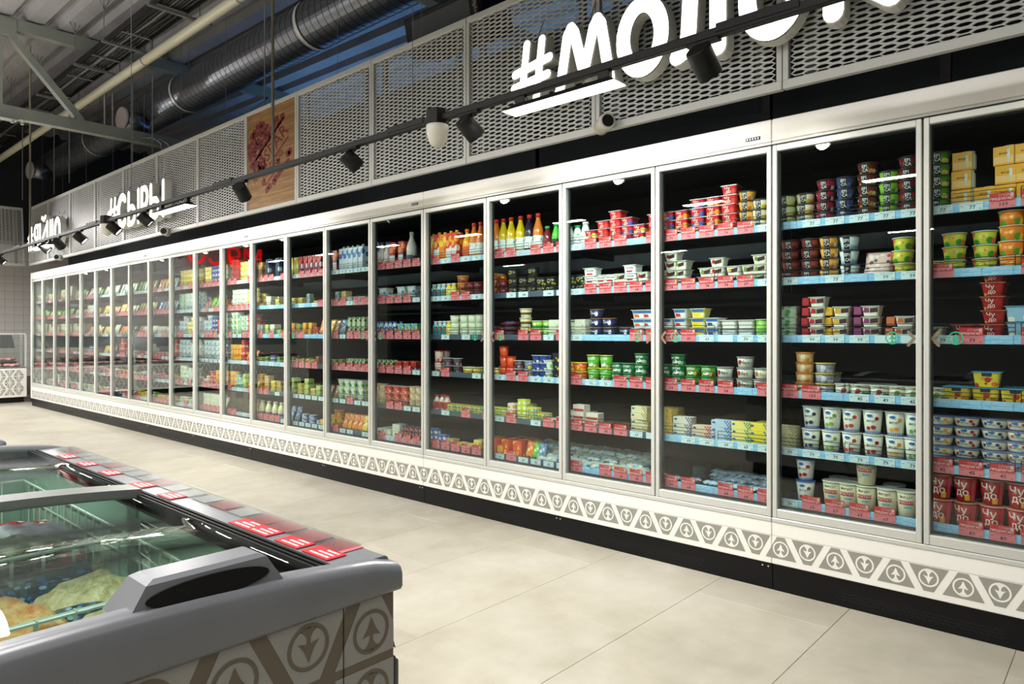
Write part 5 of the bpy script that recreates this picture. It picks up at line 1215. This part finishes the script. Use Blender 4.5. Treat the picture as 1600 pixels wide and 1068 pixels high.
USED = {}
def ordw(i): return ORD[i] if i < len(ORD) else 'far'
def doorw(n):
    return (ORD[n-1]+' door from right') if n >= 1 else 'door beyond right edge'
G = random.Random(21)
def stack(key, Y, si, n, sidx, X=None, row=0, dn=None):
    name, desc, cat, plural, me, parts, pitch, hd = PR[key]
    if X is None: X = XS+.020+hd+.0
    X += row*(2*hd+.012)
    n0 = int((Y-Y0)//P)+2
    zb = SZ[si][1]-.0118
    for i in range(n):
        lay = '' if n == 1 else (('bottom' if i == 0 else 'top' if i == n-1 else ORD[i])+' in ')
        lb = '%s, %s%s %sstack, %s shelf, %s' % (desc, lay, ordw(sidx), 'back ' if row else '', SN[si], doorw(n0))
        if len(lb.split()) > 16: lb = lb.replace(' from right', '').replace('black label', 'label')
        if len(lb.split()) > 16: lb = ' '.join(desc.split()[:4])+', %s%s %sstack, %s shelf, %s' % (lay, ordw(sidx), 'back ' if row else '', SN[si], doorw(n0))
        o = bpy.data.objects.new(name, me); C.objects.link(o)
        o.location = (X+G.uniform(-.003, .003), Y+G.uniform(-.002, .002), zb+i*pitch); o.rotation_euler = (0, 0, G.uniform(-.10, .10))
        o['label'] = lb; o['category'] = cat; o['group'] = '%s on the %s shelf' % (plural, SN[si])
        if not (dn and dn > 10):
            for pn, pm in parts:
                c = bpy.data.objects.new(pn, pm); C.objects.link(c); c.parent = o
        elif parts:
            pn, pm = parts[0]; c = bpy.data.objects.new(pn, pm); C.objects.link(c); c.parent = o
# near goods: per shelf, "kind@photo x*count" ; the x is read off the photo and turned into a position along the shelf
ROWS = [
 # top shelf
 'ct_mb@403 ct_mb@411 ct_mn@422 ct_mn@437 ct_my@452 ct_my@459 ct_my@466 ct_ma@474 ct_ma@481 ct_ma@488 ct_ma@495 ct_ma@502 ct_mr@519 ct_mr@527 ct_mw@538 ct_mw@545 ct_mw@552 ct_mw@560 ct_mw@568 ct_mw@590 pk@598 pk@606 ct_mr@617 ct_mr@630 mk@643 '
 'ct_jo@678 ct_jr@687 ct_jo@696 ct_jr@705 ct_jr@714 jy@730 jb_o@741 jb_o@751 jb_o@766 jb_o@776 jb_y@787 jb_y@799 jb_y@814 jb_k@827 jb_o@841 sm_r@855 sm_g@869 dr_g@891 dr_g@903 dr_w@915 '
 'ch_ban@928*2 ch_red@947*3 ch_red@966*4 ch_blu@984*3 ch_ban@1003*2 ch_red@1027*3 ch_blu@1047*3 ch_org@1069*3 ch_blu@1094*4 ch_org@1118*4 ch_red@1143*5 ep_org@1168*4 ep_yel@1190*3 '
 'ep_lim@1230*3 ep_yel@1259*3 ep_che@1291*4 ep_blu@1322*4 ep_bro@1356*5 ep_grn@1390*4 ep_tro@1421*5 ep_coc@1468*5 yj@1504*3 yj@1539 yj@1571*3 yj@1606*3 yj@1640*2',
 # second
 'bx_tn@402 bx_yw@412 bx_wh@425*2 bx_yw@438*2 bx_yw@453*2 bx_yw@463*2 bx_yw@473*2 bx_te@485 bx_yw@498 bx_te@530 chs@521*1 bx_tn@542*2 clr@552*1 clr@563*1 bx_wh@571 clr@603*2 bx_wh@617 clr@632*2 clr@648*2 '
 'ts@679 ts@687 ts@694 ys@702 ys@709 amb@723*3 mar@737*2 mar@750*2 amb@770*3 mar@786*2 blk@803*3 blk@819*2 blk@833*3 bky@848*2 bky@863*2 bky@895*2 bky@910*2 sv_tub@926*3 sv_tub@944*2 sv_tub@958*2 cs_g@975*2 sv_tub@990*3 cs_r@1009*2 '
 'cs_r@1034*2 cs_r@1053*4 cs_g@1068*3 cs_g@1106*2 cs_r@1125*3 cs_y@1150*2 cs_g@1174*2 cs_g@1192*3 ep_mar@1236*4 ep_mar@1266*4 ep_org@1296*4 ep_wht@1328*3 tlt@1374 ego@1412*3 ego@1461*1 ego@1491*3 ego@1539*3 orb@1581*4 orb@1622*4',
 # third
 'bx_lg@401*2 bx_wh@411*2 bx_lg@421*2 bx_wh@431*2 bx_lg@440 bx_wh@453*2 bx_yo@462*2 bx_lg@470*2 bx_yo@479*2 bx_yo@488*2 bx_rd@497 sp_or@505 sp_ye@519 sp_br@528 sp_bl@538 bx_kg@549*2 bx_kg@556*2 bx_kg@563*2 bx_kg@570*2 '
 'bb@590 bb@597 bb@604 bb@611 bb@618 bx_mu@629*2 bx_mu@640*2 bx_mu@651*2 ts@681 ts@688 ts@695 ys@702 crd@712*3 crd@727*3 crd@740*3 crd@752*3 meat@780*2 meat@799*3 snd@822*3 grs@841*2 grs@858*2 bx_wh@871*2 jar_p@893*1 bx_wh@912*2 '
 'zee@933*3 zee@953*2 zee@979 wb_o@1003*3 wb_r@1017*3 wb_o@1046*2 wb_r@1068*3 wb_y@1095*3 wb_n@1118*2 wht_tub@1145*2 wht_tub@1170*2 grt@1192*1 gwh@1234*3 du_r@1280*4 du_y@1317*3 du_p@1364*3 du_m@1415*2 cs_r@1461*1 cr_sq@1508*1 cr_sq@1553*5 kp_tub@1596*2 kp_tub@1636*2',
 # fourth
 'bx_gr@402 bx_lg@411 bx_gr@420 bx_bl@430*2 bx_gr@439 bx_mu@452 bx_gr@460 bx_yo@468 bx_gr@476 bx_yo@484 bx_lg@492 bx_bw@500 bx_gr@517 bx_gr@526 bx_gr@535 bx_kg@547*1 bx_kg@553*1 bx_kg@559 bx_kg@565 bx_kg@571 '
 'bx_kg@594 bx_kg@601 bx_kg@608 bx_kg@615 bx_rd@626*1 bx_rd@638*1 bx_rd@650*1 rlt@686*2 dkc@701*2 dkc@715*2 ylt@733*1 ylt@748*1 ylt@777*1 ort@788*3 ort@799*2 dkc@811*2 blc@827*2 nav@841*3 nav@852*3 wgc@862*2 yeb@873*3 or_tub@893*2 or_tub@908*2 gr_tl@928*2 gr_tl@948*2 '
 'gr_rd@966*2 gr_rd@984*2 gr_bl@1003*3 gr_rd@1041*2 gr_bl@1061*3 gr_by@1083*2 gr_by@1107*2 neo_k@1133*2 neo_r@1165*3 neo_y@1192*2 or2@1258*4 pl2@1290*3 wgr@1320 wgr@1345 wgr@1376 wor@1405 wor@1430 wor@1466 pe_tub@1500 pe_tub@1543*2 pe_tub@1587 pe_tub@1634',
 # fifth
 'bx_tn@401*3 bx_yo@411*3 bx_tn@421*3 bx_yw@431*3 bx_tn@440*2 bx_yw@453*3 bx_lg@463*3 bx_yw@473*3 bx_lg@483*3 bx_yw@493*2 bx_lg@502*2 lp_br@517 lp_br@527 wgc@537*3 wgc@547*3 wgc@557*3 wgc@568*3 '
 'tan@590*3 tan@600*3 redc@612*3 redc@624*3 redc@636*3 tan@647*3 tan@657*3 rdb@683 rdb@691 rdb@699 bx_yt@709*2 bx_yt@723*2 bx_yt@738*2 bx_yt@751*2 bx_lm@773*2 bx_lm@786*2 bx_wo@802*3 bx_lm@819*4 bx_yt@835*3 bx_yt@852*2 bx_wo@867 cdr@890*2 cdr@909*3 cdr@930*2 crd_b@955*1 crd_b@977 '
 'bt_cr@1003*4 bt_yo@1041*4 bt_wp@1070*3 bt_wr@1099*2 bt_bb@1130*3 bt_yg@1162*3 bt_yb@1191*3 bt_cr@1230*3 yt_bb@1268*2 yt_gg@1300*2 yt_sb@1331*2 yt_ch@1364*2 yt_pe@1399*2 yt_ca@1430*2 yf_pe@1471*5 yf_ch@1511*5 yf_bb@1554*5 yf_sb@1594*5 yf_ch@1636*5',
 # bottom
 'mj@402 mj@411 mj@421 mj@431 mj@440 sp_bl@458 sp_bl@467 tin@478*2 tin@490*2 tin@501*1 bx_yo@507 ylt@518*2 am@531 sp_or@541 sp_or@549 sp_or@557 sp_or@565 sp_ye@573 bx_wh@597 bx_wh@611 bx_wh@624*2 bx_nb@635*3 bx_nb@643*3 bx_nb@651*3 bx_nb@658*3 '
 'bx_bl@681*3 bx_bl@694*2 bx_tn@708 bx_yw@724 bx_yw@738 bx_yw@751*2 bx_or@776 bx_yo@785*1 bx_or@797 bx_or@815 lp_or@829 lp_gn@839 lp_bl@848 vb_cup@1259*2 bg_cup@1302 bg_cup@1327 bg_cup@1354*2 bg_cup@1388 bg_cup@1418*1 cr_big@1471*2 cr_big@1509*2 cr_big@1551*2 cr_big@1594*2 cr_big@1636*2'
]
for si, row in enumerate(ROWS):
    cnt = {}
    for it in row.split():
        mm = re.match(r'(\w+)@(\d+)(?:\*(\d+))?$', it); key, px_, n = mm.group(1), int(mm.group(2)), int(mm.group(3) or 1)
        X = XS+.020+PR[key][7]
        Y = onX(px_, X); dn = int((Y-Y0)//P)+2
        i = cnt.get(dn, 0); cnt[dn] = i+1
        stack(key, Y, si, n, i, X, 0, dn)
        rr_ = G.random()
        if rr_ < .30 and PR[key][6] < .13 and PR[key][7] > .02: stack(key, Y, si, max(1, n-G.choice([0, 1, 1])), i, X, 1, 99)
# loose snack bags and curd bars in the bottom deck
def loose(key, pxs, z0, lays, what):
    name, desc, cat, plural, me, parts, pitch, hd = PR[key]; k = 0
    for l in range(lays):
        for px_ in pxs[(l % 2):]:
            for h in range(l+1):
                X = XS+.075+.062*l; Y = onX(px_, X)
                o = put(name, me, None, (X+G.uniform(-.012, .012), Y, z0+.003+h*pitch*.95), label='%s, %s from left, %s row%s, %s' % (desc, ordw(pxs.index(px_)), ('front', 'second', 'third', 'back')[l], '' if l == 0 else ', %s layer' % ORD[h], what), category=cat, group=plural+' in the bottom deck')
                o.rotation_euler = (G.uniform(-.12, .12), G.uniform(-.25, -.02), G.uniform(-1, 1))
zb6 = SZ[5][1]-.0118
loose('bag', [852, 862, 871], zb6, 3, 'fifth door')
loose('bag', [893, 908, 922, 936, 950, 964, 978, 992, 1006], zb6, 3, 'fourth door')
loose('bar', [1038, 1060, 1085, 1110], zb6, 1, 'left part of third door')
loose('bar', [1120, 1131, 1142, 1153, 1164, 1175, 1186, 1197], zb6, 3, 'third door')
for i, px_ in enumerate((1058, 1092, 1128, 1170)):
    Y = onX(px_, XS+.1); MB().box(0, -.001, 0, .22, .001, .09, CLEAR).obj('shelf_divider', None, (XS+.03, Y, zb6), label='clear plastic shelf divider, %s from left, bottom shelf, third door' % ORD[i], category='divider')
# more distant doors
FARK = {
 11: ['cr_sq,ylt,clr,dkc*4', 'crd,crd,ylt,ylt*3', 'wgc,gwh,redc,redc*4', 'bx_yo,bx_yo,bx_rd,lp_or*2', 'bx_yo,bx_mu,bx_lg,lp_ye*2', 'bx_dk,bx_tn,bx_yo*2'],
 12: ['ylt,nav,nav,gwh*4', 'lp_br,sp_gn,ylt,or_tub*2', 'clr,nav,redc,wgc*3', 'clr,clr,clr,bx_bl*4', 'bx_wo,redc,bx_yo,bx_yo*2', 'bx_wh,bx_wh,sp_cr*2'],
 13: ['ylt,ylt,crd,ylt*3', 'gwh,wb_r,wb_n,clr*3', 'clr,ylt,wht_tub,wb_n*3', 'clr,wht_tub,wht_tub*4', 'crd,wht_tub,fp_cr*3', 'fp_cr,bx_wh,bx_yw*3'],
 14: ['sp_or,sp_ye,sp_ye,sp_bl*1', 'sp_bl,sp_gn,sp_bl*1', 'bx_wh,wht_tub,bx_te*1', 'fp_pi,lp_or,bx_rd*2', 'fp_pi,fp_ye,fp_wh*3', 'fp_ye,fp_pi*2'],
 15: ['sp_gn,sp_wh,sp_br,sp_ol*1', 'sp_ol,sp_ye,sp_ol*1', 'lp_pi,bx_wh,lp_cr*1', 'fp_pi,bx_wh,lp_br*2', 'fp_wh,fp_pi*3', 'fp_ye,fp_gn*3'],
 16: ['sp_wh,sp_cr,sp_gn*1', 'sp_ye,lp_ye,lp_cr*1', 'lp_or,lp_gn,bx_bl*1', 'bx_rd,fp_pi,fp_wh*2', 'fp_or,fp_ye,fp_wh*3', 'fp_pi,fp_cr*2'],
 17: ['sp_cr,sp_wh,sp_cr*1', 'sp_ye,lp_ye,lp_pi*1', 'lp_ye,lp_or,sp_cr*1', 'lp_ye,fp_pi,fp_bl*2', 'fp_pi,fp_wh,fp_ye*3', 'fp_cr,fp_wh*2'],
 18: ['sp_wh,sp_cr,lp_gn*1', 'bx_wh,bx_bl,bx_yw*2', 'lp_or,sp_cr,lp_ye*1', 'bx_bl,fp_or,fp_pi*2', 'try,fp_pi,fp_gn*2', 'fp_cr,fp_ye*2'],
 19: ['sp_cr,sp_gn,lp_wh*1', 'lp_cr,bx_tn,lp_or*1', 'egg,egg,lp_cr*3', 'fp_gn,fp_cr*2', 'try,try,fp_pi*2', 'fp_wh,fp_cr*2'],
 20: ['egg,bx_wh,lp_cr*3', 'lp_gn,sp_gn,sp_gn*1', 'egg,egg*3', 'fp_ol,fp_cr*2', 'try,fp_wh*2', 'fp_cr,fp_wh*2'],
 21: ['egg,bx_wh*2', 'lp_cr,lp_gn*1', 'egg,egg*3', 'fp_ol,fp_ye*2', 'try,fp_or*2', 'fp_cr,bx_wh*2'],
 22: ['egg,egg*2', 'sp_gn,lp_gn*1', 'egg,egg*3', 'fp_br,fp_bl*2', 'try,try*2', 'fp_pi,fp_wh*2'],
 0: ['ep_che,ep_yel,yj*3', 'orb,ego*3', 'kp_tub,du_r*2', 'pe_tub,wor*2', 'yf_sb,yf_ch*5', 'cr_big,cr_big*2'],
}
for n, shelves in FARK.items():
    ya, yb = spanY(n)
    for si, spec in enumerate(shelves):
        ks, mxn = spec.split('*'); ks = ks.split(','); mxn = int(mxn)+(1 if n > 10 else 0); y = yb-.035; i = 0
        wmean = .085
        while y > ya+.03:
            key = ks[min(len(ks)-1, int(i*len(ks)*wmean/(yb-ya-.07)))]
            me = PR[key][4]; wy = max(v.co.y for v in me.vertices)*2+.006
            yc = y-wy/2
            if yc-wy/2 < ya+.01: break
            q = max(1, mxn-(1 if G.random() < .3 else 0)) if PR[key][6] < .08 else 1; q = min(q, int(.235/PR[key][6]) or 1)
            stack(key, yc, si, q, i, None, 0, n)
            if n > 10 and G.random() < .25 and PR[key][6] < .13: stack(key, yc, si, max(1, q-1), i, None, 1, n)
            y -= wy; i += 1
